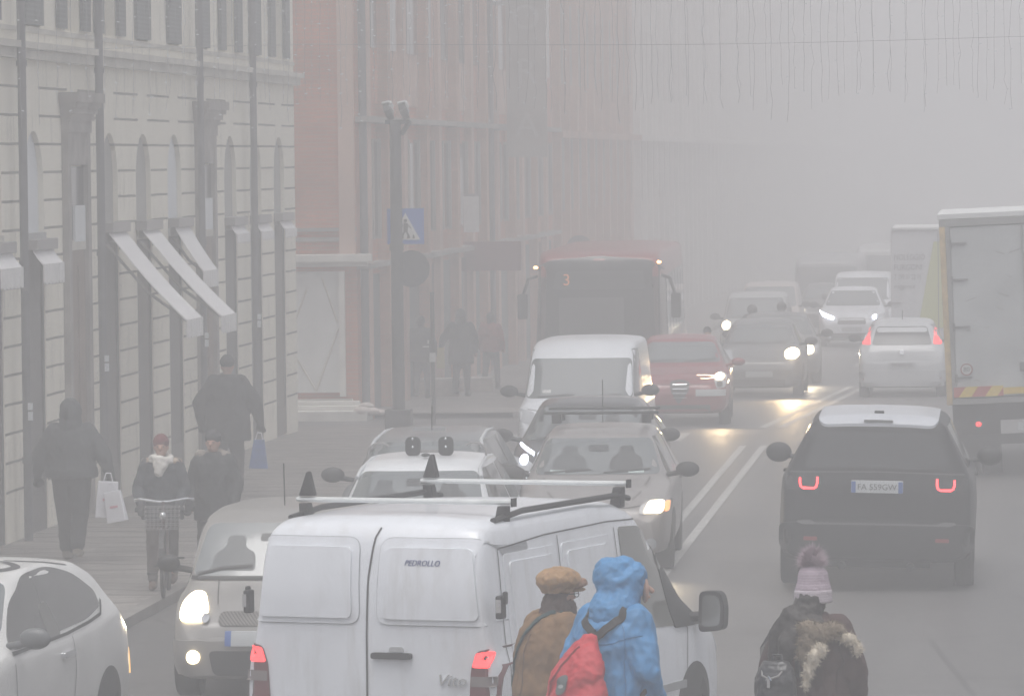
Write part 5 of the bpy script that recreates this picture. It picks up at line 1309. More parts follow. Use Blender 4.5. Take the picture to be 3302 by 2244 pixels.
    for s in (-1, 1):
        an = J[s][2]; q = MB(); q.cap(an + Vector((0, -.035, -.045)), .052, an + Vector((0, .15, -.060)), .042); q.cap(an + Vector((0, -.01, 0)), .055, an + Vector((0, -.01, .10)), .055)
        blob('shoe', q, .02, shoe or BLACK, e, 2)
    c = MB(); bk = bulk
    secs = [(hem, .205 * bk * flare, .165 * bk * flare), (hem + .10, .205 * bk * flare, .165 * bk * flare), (1.0, .195 * bk, .155 * bk), (1.12, .185 * bk, .145 * bk), (1.28, .205 * bk, .15 * bk), (1.40, .19 * bk, .13 * bk), (1.47, .13 * bk, .10 * bk), (1.53, .085, .085)]
    c.loft([(0, fwd * max(0, z_ - .95), z_, rx, ry) for z_, rx, ry in secs if z_ >= hem], 24)
    for s in (-1, 1):
        sh, el, wr_ = J[s][3:]; c.cap(sh, .078 * bk * sleeve, el, .066 * bk * sleeve); c.cap(el, .066 * bk * sleeve, wr_, .052 * sleeve)
    ct = blob('coat', c, cvox or voxel * 1.2, coat, e, 4, fold, 5.5, sum(map(ord, label)) % 97, .7)
    e2 = dict(e=e, hc=hc, fwd=fwd, J=J, coat=ct, body=body, k=k, P=P)
    return e2
def hood(H, m, vox=.014, sz=1.0, fold=.010, open_=True):
    q = MB(); hc = H['hc']; q.ell(hc + Vector((0, -.035, .012)), (.112 * sz, .128 * sz, .142 * sz), 20, 14); q.cap(hc + Vector((0, -.03, -.05)), .105 * sz, Vector((0, H['fwd'] * .5 - .03, 1.46)), .125 * sz, 16)
    return blob('hood', q, vox, m, H['e'], 3, fold, 7, 11)
def beanie(H, m, sz=1.0):
    q = MB(); hc = H['hc']; q.ell(hc + Vector((0, -.012, .055)), (.093 * sz, .108 * sz, .098 * sz), 20, 14); q.loft([(0, hc.y - .012, hc.z + .03, .093, .108), (0, hc.y - .012, hc.z + .075, .096, .111)])
    return blob('knitted_hat', q, .014, m, H['e'], 2, .004, 14, 5)
def hair(H, m, back=.09, down=.12):
    q = MB(); hc = H['hc']; q.ell(hc + Vector((0, -.025, .02)), (.090, .100, .118), 18, 12); q.cap(hc + Vector((0, -.05, 0)), .075, hc + Vector((0, -.06, -down)), .06, 12)
    return blob('hair', q, .014, m, H['e'], 2, .006, 16, 2)
def M_(n, c, r=.85, nz=.18, ns=9, bump=.25): return mat(n, c, r, nz=nz, ns=ns, bump=bump)
def bag(label, name, x, y, z, w, d, h, m, hm, tilt=0, rot=0, flare=.85, logo=None):
    e = empty(name, (x, y, z), (0, R(tilt), R(rot)), label, 'bag')
    q = MB(); q.add([(-w / 2, -d / 2, 0), (w / 2, -d / 2, 0), (w / 2, d / 2, 0), (-w / 2, d / 2, 0), (-w / 2 * flare, -d / 4, h), (w / 2 * flare, -d / 4, h), (w / 2 * flare, d / 4, h), (-w / 2 * flare, d / 4, h)],
                    [(0, 1, 2, 3), (0, 4, 5, 1), (1, 5, 6, 2), (2, 6, 7, 3), (3, 7, 4, 0), (4, 7, 6, 5)])
    q.build('bag_body', m, e, bevel=.008)
    for s in (-1, 1):
        q = MB(); q.path([(-w * .2, s * d / 5, h - .01), (-w * .1, s * d / 8, h + .09), (w * .1, s * d / 8, h + .09), (w * .2, s * d / 5, h - .01)], .006, 6); q.build('handle', hm, e)
    if logo: q = MB(); q.box((0, -d * .40, h * .5), (w * .4, .004, h * .07), Matrix.Rotation(R(-8), 3, 'X')); q.build('logo_mark', logo, e)
    return e

# P1 hooded walker with white carrier bags, going away
hm = human('heavy set walker in grey hooded jacket carrying white bags along the cream building', -10.12, 57.5, 4, 1.74, stride=.17, coat=M_('jacket_slate', (.055, .06, .065)), hem=.92, trou=M_('trousers_black', (.03, .03, .033)), shoe=M_('boot_tan', (.22, .19, .15)), arms={-1: ((-.36, -.03, 1.16), (-.40, .05, .93)), 1: ((.38, -.03, 1.16), (.43, .05, .93))}, bulk=1.45, lb=1.35, lead=-1, glove=M_('glove_dark', (.03, .03, .032)))
hood(hm, M_('jacket_slate', (.055, .06, .065)), sz=1.12)
WB = mat('bag_white', (.70, .70, .74), .5, nz=.06); PM = mat('bag_mark_pink', (.55, .25, .30), .5)
bag('larger white paper carrier bag with a small red mark held by the hooded walker', 'carrier_bag', -9.71, 57.35, .48, .26, .12, .40, WB, WB, 3, 10, logo=PM)
bag('smaller tilted white carrier bag beside the larger one, at the hooded walker', 'carrier_bag', -9.57, 57.25, .44, .22, .12, .34, WB, WB, -10, -8, logo=PM)
# P2 woman with white scarf behind her bicycle
navy = M_('coat_navy', (.035, .04, .048))
h2 = human('woman in maroon hat, white scarf and fur collar pushing a bicycle', -8.50, 53.6, 176, 1.56, stride=.20, coat=navy, hem=.80, trou=M_('trousers_brown', (.06, .045, .04)), shoe=M_('boot_brown', (.12, .08, .06)), arms={-1: ((-.27, .02, 1.14), (-.22, .26, .98)), 1: ((.27, .02, 1.14), (.22, .26, .98))}, bulk=1.15, flare=1.05, voxel=.011, glove=M_('glove_dark', (.03, .03, .032)))
beanie(h2, M_('hat_maroon', (.14, .035, .04)))
q = MB(); hc = h2['hc']
for t in np.linspace(0, 6.283, 15)[:-1]: q.ell((.105 * math.cos(t), hc.y + .005 + .11 * math.sin(t), 1.49 + .012 * math.sin(2 * t)), (.05, .05, .055), 10, 7)
q.ell((0, hc.y + .12, 1.43), (.09, .05, .09), 12, 8); q.ell((.02, hc.y + .13, 1.35), (.06, .04, .07), 12, 8)
blob('scarf', q, .012, M_('scarf_white', (.60, .58, .54)), h2['e'], 2, .008, 9, 4)
q = MB(); 
for s in (-1, 1): q.ell((s * .165, .0, 1.46), (.075, .08, .05), 12, 8)
q.ell((0, -.12, 1.46), (.16, .06, .06), 12, 8); blob('fur_collar', q, .014, M_('fur_beige', (.34, .27, .21)), h2['e'], 1, .012, 30, 8)
def bicycle(label, x, y, alpha, lab2):
    e = empty('bicycle', (x, y, 0), (0, 0, -R(alpha)), label, 'bicycle'); FR = mat('bike_frame', (.06, .03, .03), .35, coat=.4)
    def tor(nm, yc, r, rt, m, par):
        q = MB(); P = [(0, yc + r * math.cos(t), r + .015 + r * 0 + r * math.sin(t)) for t in np.linspace(0, 6.2832, 29)]; q.path(P, rt, 6); return q.build(nm, m, par)
    for yc in (.52, -.52):
        w_ = tor('wheel', yc, .325, .017, TYRE, e); q = MB()
        for t in np.linspace(0, 6.2832, 19)[:-1]: q.tube((0, yc, .34), (0, yc + .31 * math.cos(t), .34 + .31 * math.sin(t)), .0018, n=4)
        q.tube((-.03, yc, .34), (.03, yc, .34), .02); q.build('hub', CHROME, w_)
        q = MB(); P = [(0, yc + .355 * math.cos(t), .34 + .355 * math.sin(t)) for t in np.linspace(.3, 2.9, 12)]
        for a, b in zip(P[:-1], P[1:]): q.box(((a[0]+b[0])/2, (a[1]+b[1])/2, (a[2]+b[2])/2), (.05, (Vector(b)-Vector(a)).length, .006), Matrix.Rotation(math.atan2(b[2]-a[2], b[1]-a[1]), 3, 'X'))
        q.build('mudguard', BLACK, e)
    q = MB(); hd = (0, .36, .78); bb_ = (0, -.02, .30); st = (0, -.18, .80)
    q.path([hd, bb_, (0, -.52, .34)], .016); q.path([(0, -.52, .34), (0, -.15, .68), (0, .37, .70)], .014); q.path([bb_, st], .015)
    for s in (-1, 1): q.tube((s * .04, .38, .70), (s * .045, .52, .34), .012)
    q.tube((0, .40, .70), (0, .33, .96), .016); q.build('frame', FR, e)
    q = MB(); q.path([(-.29, .16, .97), (-.24, .25, .985), (-.05, .32, .96), (.05, .32, .96), (.24, .25, .985), (.29, .16, .97)], .013); q.tube((-.29, .16, .97), (-.28, .06, .965), .018); q.tube((.29, .16, .97), (.28, .06, .965), .018); q.build('handlebar', CHROME, e)
    q = MB(); q.ell((0, -.2, .86), (.08, .13, .035)); q.build('saddle', BLACK, e, smooth=True); q = MB(); q.ell((0, .45, .83), (.04, .05, .04)); q.build('lamp', CHROME, e, smooth=True)
    q = MB(); W_, D_ = .17, .12
    for z_ in np.linspace(.70, .92, 6): q.path([(-W_, .38, z_), (W_, .38, z_), (W_, .38 + 2 * D_, z_), (-W_, .38 + 2 * D_, z_), (-W_, .38, z_)], .004, 4)
    for u in np.linspace(-W_, W_, 9): q.tube((u, .38, .70), (u, .38, .92), .003, n=4); q.tube((u, .38 + 2 * D_, .70), (u, .38 + 2 * D_, .92), .003, n=4)
    q.build('basket', ARM, e)
    q = MB(); q.tube((-.12, -.02, .28), (.12, -.02, .28), .012); q.box((.14, -.02 + .1, .22), (.09, .05, .02)); q.box((-.14, -.02 - .1, .36), (.09, .05, .02)); q.build('pedals', BLACK, e)
bicycle('bicycle with front basket and dark red frame under the woman in the white scarf', -8.36, 52.9, 174, '')
# P3 companion
h3 = human('dark haired companion in dark coat half hidden behind the woman with the scarf', -8.02, 54.0, 188, 1.58, stride=.14, coat=M_('coat_dark', (.035, .037, .04)), hem=.75, trou=M_('trousers_black', (.03, .03, .033)), arms=None, bulk=1.15, voxel=.011, glove=M_('glove_dark', (.03, .03, .032)))
beanie(h3, M_('hat_charcoal', (.04, .04, .045))); q = MB(); q.ell((.15, -.02, 1.49), (.08, .08, .06)); q.ell((-.12, -.03, 1.49), (.07, .08, .05)); q.ell((0, -.1, 1.5), (.14, .06, .06)); blob('fur_collar', q, .014, M_('fur_dim', (.25, .22, .19)), h3['e'], 1, .012, 30, 8)
# P4 tall man, away
h4 = human('tall man in black coat and beanie walking away with a blue bag', -10.05, 69.0, 3, 1.80, stride=.15, coat=M_('coat_black', (.03, .032, .036)), hem=.68, trou=M_('trousers_black', (.03, .03, .033)), bulk=1.45, lb=1.2, voxel=.014, arms={-1: ((-.36, -.02, 1.16), (-.36, .06, .90)), 1: ((.36, .0, 1.16), (.41, .06, .90))}, glove=M_('glove_dark', (.03, .03, .032)))
beanie(h4, M_('hat_black', (.03, .03, .033)))
bag('blue plastic shopping bag hanging from the tall man in black', 'shopping_bag', -9.63, 68.85, .34, .25, .13, .38, mat('bag_blue', (.07, .14, .36), .4, nz=.2, ns=12, bump=.5), WB, 2, 5, flare=.55)
# far walkers by the crossing
jk = M_('jacket_charcoal', (.04, .042, .048))
h5 = human('walker in dark padded jacket behind the thin post, seen from behind', -10.83, 100, 8, 1.56, stride=.1, coat=jk, hem=.80, trou=M_('trousers_grey', (.13, .13, .135)), bulk=1.3, voxel=.02); hair(h5, HAIRD)
q = MB(); q.box((.15, -.21, 1.12), (.14, .02, .03)); q.box((.2, -.2, 1.22), (.03, .02, .08)); q.build('reflective_stripe', LET, h5['coat'])
h6 = human('middle walker in long black coat on the pavement before the red walker', -10.17, 101, 10, 1.66, stride=.08, coat=M_('coat_black', (.03, .032, .036)), hem=.66, trou=M_('trousers_black', (.03, .03, .033)), bulk=1.28, voxel=.02, arms={-1: ((-.36, .0, 1.2), (-.44, .05, 1.0)), 1: ((.30, 0, 1.16), (.28, .08, .92))}); hood(h6, M_('coat_black', (.03, .032, .036)), vox=.02)
h7 = human('walker in red jacket farthest along the pavement, left of the bus', -9.98, 105, 12, 1.53, stride=.2, coat=M_('jacket_red', (.26, .07, .06)), hem=.86, trou=M_('trousers_grey', (.13, .13, .135)), bulk=1.12, voxel=.02); hair(h7, HAIRD)
bag('yellow bag held between the first two walkers by the crossing', 'shopping_bag', -10.48, 100.1, .40, .16, .1, .40, mat('bag_yellow', (.40, .34, .16), .5), ARM, 0, 10)
# two scooter riders in the traffic
def scooter(label, x, y, label2, h=1.62):
    g = G(y); e = empty('scooter', (x, y, g), (0, 0, math.pi), label2, 'scooter')
    q = MB(); q.ell((0, .45, .62), (.20, .09, .38)); q.ell((0, -.35, .62), (.17, .38, .15)); q.bx(-.17, .17, -.1, .4, .22, .30); blob('scooter_body', q, .03, mat('scooter_paint', (.10, .10, .11), .3), e, 2)
    for yy in (.62, -.62): q = MB(); q.tube((-.05, yy, .25), (.05, yy, .25), .25, n=20); q.build('wheel', TYRE, e)
    q = MB(); q.path([(-.32, .35, 1.02), (-.1, .45, 1.05), (.1, .45, 1.05), (.32, .35, 1.02)], .016); q.build('handlebar', BLACK, e); q = MB(); q.prism(rpoly([(-.2, 1.0), (.2, 1.0), (.15, 1.35), (-.15, 1.35)], .06), 1, .45, .46); q.build('windshield', GLASS, e)
    hh = human(label, x, y + .35, 180, h, z=g - .12, stride=.12, coat=M_('rider_coat', (.05, .052, .055)), hem=.72, trou=M_('trousers_black', (.03, .03, .033)), bulk=1.35, voxel=.022, arms={-1: ((-.30, .12, 1.16), (-.26, .36, 1.08)), 1: ((.30, .12, 1.16), (.26, .36, 1.08))})
    q = MB(); q.ell(hh['hc'] + Vector((0, -.005, .03)), (.125, .14, .13), 18, 12); blob('helmet', q, .02, BLACK, hh['e'], 1)
    return e
scooter('scooter rider in dark coat between the silver people carrier and the dark saloon', -5.27, 116, 'dark scooter carrying the rider nearest the silver people carrier')
scooter('second scooter rider, dim, nearer the centre of the road', -4.74, 119, 'dark scooter of the dim rider near the centre of the road')
e_ = human('person mostly hidden behind the red hatchback by the bus', -5.25, 97.5, 180, 1.45, z=G(97) , stride=.05, coat=M_('coat_dark', (.035, .037, .04)), trou=M_('trousers_black', (.03, .03, .033)), bulk=1.2, voxel=.022); beanie(e_, M_('hat_black', (.03, .03, .033)))
# P0, cut by the left edge of the photo
h0 = human('person in tan coat cut off by the left edge of the photo', -10.34, 52.0, 25, 1.62, stride=.1, coat=M_('coat_tan', (.30, .22, .16)), hem=.70, trou=M_('trousers_brown', (.06, .045, .04)), bulk=1.2, voxel=.016); hair(h0, HAIRD)

# ---- the three people in the foreground
ZR = ROAD
brown = M_('coat_camel', (.19, .105, .045), ns=14)
h8 = human('woman in brown coat and wide tan cap with teal shoulder strap', -2.95, 34.75, 50, 1.68, z=ZR, stride=.12, coat=brown, hem=.45, trou=M_('trousers_black', (.03, .03, .033)), bulk=1.48, voxel=.012, bend=.10, headfwd=.05, fold=.012, cvox=.014)
hc = h8['hc']; capm = M_('cap_tan', (.33, .20, .10), ns=25, bump=.5)
q = MB(); q.ell(hc + Vector((0, -.02, .105)), (.145, .165, .092), 26, 12); q.loft([(0, hc.y - .02, hc.z + .02, .104, .122), (0, hc.y - .02, hc.z + .05, .112, .132), (0, hc.y - .02, hc.z + .09, .115, .135)], 24); q.ell(hc + Vector((0, -.02, .165)), (.018, .018, .012))
cp_ = blob('cap', q, .011, capm, h8['e'], 2, .009, 14, 6)
q = MB(); q.ell(hc + Vector((0, .105, .035)), (.095, .085, .018), 20, 8); blob('cap_brim', q, .010, capm, cp_, 1, .003, 10)
q = MB(); q.ell(hc + Vector((.085, .09, .075)), (.03, .04, .032)); q.ell(hc + Vector((.075, .135, .085)), (.03, .035, .03)); q.ell(hc + Vector((.09, .05, .06)), (.02, .045, .02)); blob('cap_bow', q, .008, M_('bow_brown', (.26, .14, .09)), cp_, 1, .006, 30)
q = MB(); q.cap(hc + Vector((0, -.03, -.02)), .098, Vector((0, hc.y - .05, 1.46)), .12, 18); q.cap(hc + Vector((0, .03, -.10)), .085, Vector((0, hc.y - .01, 1.47)), .11, 16); blob('scarf', q, .012, M_('scarf_umber', (.065, .040, .034), ns=20), h8['e'], 2, .014, 9, 5)
q = MB()
for s in (-1, 1): q.path([hc + Vector((s * .035 + .028 * math.cos(t), .107, .005 + .022 * math.sin(t))) for t in np.linspace(0, 6.283, 11)], .003, 5); q.tube(hc + Vector((s * .064, .105, .01)), hc + Vector((s * .08, .0, .01)), .003, n=5)
q.build('glasses', BLACK, h8['e'])
def strap(pts, w, t, m, parent, name='strap'):
    q = MB(); V = [Vector(p) for p in pts]
    vs = []
    for i, p in enumerate(V):
        d = (V[min(i + 1, len(V) - 1)] - V[max(i - 1, 0)]).normalized(); o = Vector((p.x, p.y, 0)); o = (o.normalized() if o.length > 1e-4 else Vector((0, -1, 0)))
        if abs(p.z - V[0].z) < 1: o = (o + Vector((0, 0, .6 if p.z > 1.36 else 0))).normalized()
        s = d.cross(o).normalized(); o2 = s.cross(d).normalized()
        vs += [p + s * w / 2 + o2 * t, p - s * w / 2 + o2 * t, p - s * w / 2 - o2 * t, p + s * w / 2 - o2 * t]
    q.add(vs, [(4 * i + j, 4 * i + (j + 1) % 4, 4 * i + 4 + (j + 1) % 4, 4 * i + 4 + j) for i in range(len(V) - 1) for j in range(4)] + [(0, 1, 2, 3), tuple(len(vs) - 4 + j for j in range(4))])
    return q.build(name, m, parent, smooth=True)
def on_coat(H, pts, off=.012):
    me = H['coat'].data; bv = BVHTree.FromPolygons([v.co for v in me.vertices], [tuple(p.vertices) for p in me.polygons]); out = []
    for p in pts:
        n, nn, i, d = bv.find_nearest(Vector(p)); out.append(n + nn * off)
    return out
def dense(pts, n=8):
    out = []
    for a, b in zip(pts[:-1], pts[1:]):
        for i in range(n): out.append(Vector(a).lerp(Vector(b), i / n))
    return out + [Vector(pts[-1])]
strap(on_coat(h8, dense([(.10, .10, 1.45), (.06, -.02, 1.52), (-.02, -.16, 1.42), (-.14, -.22, 1.25), (-.27, -.14, 1.05), (-.30, -.05, .9)], 7), .008), .028, .006, M_('strap_teal', (.02, .055, .06)), h8['e'], 'shoulder_strap')
# blue hooded walker
BL = M_('jacket_blue', (.05, .22, .46), r=.6, nz=.10, ns=5, bump=.3)
h9 = human('walker in bright blue hooded jacket in front of the white van', -2.475, 34.15, 36, 1.80, z=ZR, stride=.16, coat=BL, hem=.62, trou=M_('trousers_black', (.03, .03, .033)), bulk=1.46, voxel=.012, bend=.06, headfwd=.06, fold=.015, cvox=.013, arms={-1: ((-.33, -.02, 1.14), (-.28, .15, .90)), 1: ((.29, -.03, 1.12), (.26, .16, .90))}, sleeve=.95)
hc = h9['hc']
TR = Matrix.Rotation(-R(42), 3, 'Z')        # head turned to the right
def hv(x_, y_, z_): return hc + TR @ Vector((x_, y_, z_))
q = MB(); q.ell(hv(0, -.015, .02), (.145, .160, .165), 26, 18, TR); q.ell(hv(0, -.065, .055), (.125, .12, .13), 20, 14, TR); q.ell(hv(0, .055, .05), (.118, .10, .11), 20, 14, TR); q.cap(hc + Vector((0, -.03, -.05)), .135, Vector((0, hc.y - .09, 1.45)), .165, 20); q.cap(hv(0, .02, -.12), .105, Vector((0, hc.y - .02, 1.45)), .12, 16)
blob('hood', q, .011, BL, h9['e'], 2, .014, 7, 21)
q = MB(); q.ell(hv(0, .145, -.035), (.06, .025, .085), 16, 10, TR); blob('shadowed_face', q, .01, SKINM, h9['e'], 1)
q = MB(); q.cap(hv(0, .16, -.01), .012, hv(0, .19, -.04), .018, 10); q.ell(hv(0, .165, -.078), (.022, .016, .012), 10, 8, TR); blob('nose_and_lips', q, .006, SKINM, h9['e'], 1)
RED = M_('rucksack_red', (.50, .022, .035), r=.6, nz=.12, ns=7, bump=.4)
bp = empty('rucksack', (-2.475, 34.15, ZR), (0, 0, -R(36)), 'red drawstring rucksack with oval grey badge on the blue jacket', 'rucksack'); bp.scale = (h9['k'],) * 3
q = MB(); yb = -.27
q.loft([(.0, -.345, .70, .15, .10), (.0, -.35, .80, .20, .13), (.0, -.355, .95, .225, .14), (.0, -.35, 1.08, .21, .13), (.01, -.325, 1.18, .165, .105), (.02, -.28, 1.28, .10, .07), (.03, -.25, 1.35, .04, .035)], 28)
pack = blob('pack_body', q, .011, RED, bp, 3, .014, 6, 31)
me = pack.data; bv = BVHTree.FromPolygons([v.co for v in me.vertices], [tuple(p.vertices) for p in me.polygons])
BK = M_('strap_black', (.022, .02, .02))
for pts in ([(.03, -.25, 1.33), (-.04, -.22, 1.38), (-.10, -.17, 1.43), (-.13, -.08, 1.48), (-.14, .02, 1.46), (-.14, .12, 1.36)], [(.03, -.25, 1.33), (.09, -.21, 1.38), (.15, -.13, 1.44), (.16, -.02, 1.47), (.15, .10, 1.38)]):
    strap(on_coat(h9, dense(pts, 6), .012), .048, .008, BK, bp, 'strap')
strap(on_coat(h9, dense([(.15, .15, 1.2), (.2, .05, 1.0), (.2, -.1, .85), (.12, -.2, .74)], 6), .012), .03, .006, BK, bp, 'strap')
# badge: oval patch raised from the pack toward its back-left
def on_pack(cx, cz, rx, rz, m, name, off, n=20, dirv=(-.35, -1, 0)):
    d = -Vector(dirv).normalized(); sx = Vector((d.y, -d.x, 0)).normalized(); vs = []
    for rr_ in (0, .5, 1):
        for i in range(n if rr_ else 1):
            a = 6.2832 * i / n; o = Vector((-.03, -.34, cz)) + sx * (cx + rr_ * rx * math.cos(a)) + Vector((0, 0, rr_ * rz * math.sin(a))) - d * 1
            r = bv.ray_cast(o, d); vs.append((r[0] if r[0] is not None else o + d) - d * off)
    fs = [(0, 1 + i, 1 + (i + 1) % n) for i in range(n)] + [(1 + i, 1 + n + i, 1 + n + (i + 1) % n, 1 + (i + 1) % n) for i in range(n)]
    q = MB(); q.add(vs, fs); return q.build(name, m, bp, smooth=True)
GB = M_('badge_grey', (.10, .115, .12), nz=.1)
on_pack(.06, 1.05, .045, .062, GB, 'badge', .010); on_pack(.06, 1.04, .02, .012, mat('badge_glyph', (.3, .31, .31), .6), 'badge_mark', .014); on_pack(.06, .955, .045, .016, GB, 'name_patch', .010)
for pts in ([(.03, -.33, 1.26), (-.06, -.44, 1.17), (-.13, -.5, 1.05), (-.16, -.52, .9)],):
    P = []
    for p in dense(pts, 6):
        n_, nn_, _, _ = bv.find_nearest(p); P.append(n_ + nn_ * .004)
    strap(P, .012, .003, M_('seam_dark_red', (.22, .015, .02)), bp, 'pocket_seam')
# woman in the bobble hat
dkb = M_('jacket_umber', (.055, .028, .026), ns=12)
h10 = human('woman in lilac bobble hat and dark jacket with fur hood, seen from behind', -1.19, 34.6, 22, 1.68, z=ZR, stride=.1, coat=dkb, hem=.55, trou=M_('trousers_black', (.03, .03, .033)), bulk=1.42, voxel=.012, fold=.014, cvox=.014, sleeve=.95, arms={-1: ((-.31, -.02, 1.14), (-.28, .12, .92)), 1: ((.32, -.02, 1.14), (.29, .12, .92))})
hc = h10['hc']; lil = stripe_mat('hat_lilac', (.42, .35, .40), (.37, .30, .355), 2, .018, .6, .95)
q = MB(); q.loft([(0, hc.y - .012, hc.z - .035, .124, .134), (0, hc.y - .012, hc.z + .06, .122, .132), (0, hc.y - .012, hc.z + .10, .108, .118), (0, hc.y - .014, hc.z + .165, .100, .106), (0, hc.y - .016, hc.z + .20, .075, .08), (0, hc.y - .018, hc.z + .22, .04, .04)], 26)
ht = blob('bobble_hat', q, .010, lil, h10['e'], 2, .003, 22, 6)
q = MB(); q.loft([(0, hc.y - .012, hc.z - .04, .130, .140), (0, hc.y - .012, hc.z + .05, .128, .138)], 26); blob('hat_cuff', q, .010, stripe_mat('hat_pale', (.50, .45, .49), (.45, .40, .44), 2, .018, .6, .95), ht, 1, .002, 22)
pomc = hc + Vector((0, -.02, .25)); q = MB(); q.ell(pomc, (.062, .062, .055), 16, 12); rg = random.Random(5)
for i in range(2600):
    d = Vector((rg.gauss(0, 1), rg.gauss(0, 1), rg.gauss(0, 1))).normalized(); p0 = pomc + d * .05; p1 = pomc + (d + Vector((rg.gauss(0, .18), rg.gauss(0, .18), rg.gauss(0, .18)))) * rg.uniform(.08, .115)
    s = d.orthogonal().normalized() * .0022; q.add([p0 - s, p0 + s, p1], [(0, 1, 2)])
q.build('bobble', mat('bobble_mauve', (.38, .30, .34), .9), ht)
def fur(name, cents, m, parent, n=900, ln=.04, seed=1):
    q = MB(); rg = random.Random(seed)
    for c, r in cents: q.ell(c, r, 12, 8)
    q2 = blob(name, q, .013, m, parent, 1, .012, 22, seed); me = q2.data; t = MB(); vs_ = me.vertices
    for i in range(n):
        v = vs_[rg.randrange(len(vs_))]; d = v.normal + Vector((rg.gauss(0, .5), rg.gauss(0, .5), rg.gauss(0, .5) - .3)); s = v.normal.orthogonal().normalized() * .003
        t.add([v.co - s, v.co + s, v.co + d.normalized() * rg.uniform(.4, 1) * ln], [(0, 1, 2)])
    t.build('fur_tufts', m, q2)
    return q2
q = MB(); q.cap(hc + Vector((0, -.05, .0)), .105, hc + Vector((-.01, -.09, -.14)), .11, 16); q.cap(hc + Vector((-.02, -.09, -.12)), .10, Vector((-.09, -.19, 1.32)), .085, 14); q.cap(Vector((-.09, -.19, 1.34)), .075, Vector((-.13, -.21, 1.18)), .045, 12); q.cap(Vector((-.13, -.03, 1.50)), .05, Vector((-.24, -.06, 1.36)), .03, 10); q.cap(Vector((-.02, -.12, 1.47)), .09, Vector((.08, -.12, 1.45)), .06, 12); q.cap(Vector((-.10, -.12, 1.50)), .085, Vector((-.20, -.13, 1.38)), .07, 12); q.cap(Vector((-.20, -.13, 1.38)), .07, Vector((-.23, -.15, 1.22)), .04, 12)
hr = blob('hair', q, .012, HAIRD, h10['e'], 2, .008, 14, 5)
q = MB()
for i in range(9): q.path([Vector((-.22 - .008 * i, -.05, 1.42)), Vector((-.29 - .01 * i, -.06, 1.36 - .01 * i)), Vector((-.31 - .006 * i, -.07, 1.27 - .012 * i)), Vector((-.315, -.06, 1.20 - .01 * i))], .003, 4)
q.build('stray_lock', HAIRD, hr)
fur('fur_hood', [((.11, -.20, 1.40), (.10, .06, .075)), ((.06, -.22, 1.33), (.08, .055, .08)), ((.19, -.13, 1.42), (.10, .07, .06)), ((.05, -.20, 1.43), (.08, .06, .06)), ((.03, -.23, 1.27), (.055, .045, .07))], M_('fur_brown', (.20, .155, .11), ns=30), h10['e'], 1400, .04, 4)
fur('fur_trim', [((.16, -.25, 1.30), (.045, .04, .05)), ((.12, -.27, 1.24), (.04, .04, .06)), ((.085, -.28, 1.16), (.032, .035, .06)), ((.065, -.28, 1.08), (.022, .03, .06)), ((.31, -.12, 1.37), (.06, .05, .035)), ((.37, -.10, 1.30), (.035, .04, .05))], M_('fur_cream', (.52, .46, .37), ns=30), h10['e'], 1000, .035, 9)
bk = empty('rucksack', (-1.19, 34.6, ZR), (0, 0, -R(22)), 'small black leather rucksack on the back of the woman in the bobble hat', 'rucksack'); bk.scale = (h10['k'],) * 3
LE = mat('leather_black', (.022, .023, .026), .35, coat=.2, nz=.2, ns=12, bump=.4)
q = MB(); q.loft([(-.13, -.33, 0.89, .125, .06), (-.13, -.345, 0.95, .15, .085), (-.13, -.35, 1.09, .15, .09), (-.13, -.34, 1.17, .13, .075), (-.13, -.33, 1.22, .09, .05)], 24); bb_ = blob('pack_body', q, .010, LE, bk, 2, .008, 9, 3)
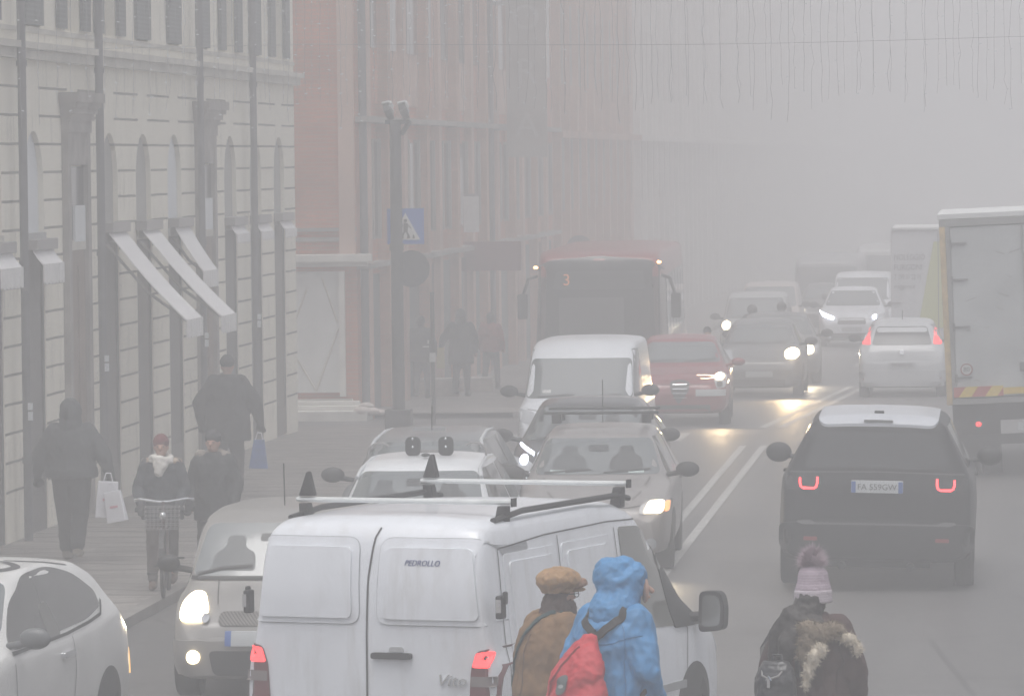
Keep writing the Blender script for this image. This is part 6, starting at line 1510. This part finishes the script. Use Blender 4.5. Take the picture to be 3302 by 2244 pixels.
q = MB(); q.path([(-.22, -.37, 1.19), (-.19, -.43, 1.13), (-.13, -.45, 1.11), (-.07, -.43, 1.13), (-.04, -.37, 1.19)], .007, 6); q.build('zip', ARM, bb_); q = MB(); q.box((-.13, -.456, 1.08), (.022, .008, .06)); q.path([(-.15, -.455, 1.10), (-.13, -.456, 1.13), (-.11, -.455, 1.10)], .004, 5); q.build('zip_pull', CHROME, bb_)
q = MB(); q.path([(-.17, -.32, 1.21), (-.16, -.31, 1.26), (-.10, -.31, 1.26), (-.09, -.32, 1.21)], .009, 6); q.build('top_handle', LE, bk)
for s in (-.10, .04): strap(on_coat(h10, dense([(s - .06, -.25, 1.10), (s - .06, -.20, 1.35), (s - .08, -.06, 1.47)], 5), .01), .03, .006, LE, bk, 'strap')
SEAM = mat('seam_blue', (.035, .16, .36), .6)
def seam(H, pts, m=SEAM, w=.007, nm='seam'):
    return strap(on_coat(H, dense(pts, 8), .003), w, .002, m, H['coat'], nm)
seam(h9, [(-.28, -.10, 1.34), (-.15, -.22, 1.30), (.05, -.24, 1.30), (.20, -.18, 1.32), (.29, -.05, 1.34)])
seam(h9, [(.19, -.16, 1.44), (.24, -.16, 1.30), (.22, -.15, 1.18), (.21, -.12, .95)]); seam(h9, [(.22, -.03, .82), (.22, -.02, 1.0), (.21, -.02, 1.18)])
seam(h8, [(.0, -.24, 1.42), (.0, -.28, 1.2), (.0, -.28, .9)], mat('seam_brown', (.10, .055, .025), .8))
seam(h10, [(.22, -.12, 1.42), (.27, -.14, 1.25), (.24, -.14, 1.0)], mat('seam_umber', (.03, .015, .014), .8))

# ================================================================== the fog
hz = MB(); hz.bx(-190, 190, -190, 430, -6.5, 21)
fm = bpy.data.materials.new('fog'); fm.use_nodes = True; nt = fm.node_tree; nt.nodes.clear()
pv = nt.nodes.new('ShaderNodeVolumePrincipled'); pv.inputs['Density'].default_value = FOG; pv.inputs['Color'].default_value = (.985, .985, 1.0, 1); pv.inputs['Anisotropy'].default_value = 0.22
ou = nt.nodes.new('ShaderNodeOutputMaterial'); nt.links.new(pv.outputs[0], ou.inputs['Volume'])
o = hz.build('haze', fm); o['kind'] = 'stuff'
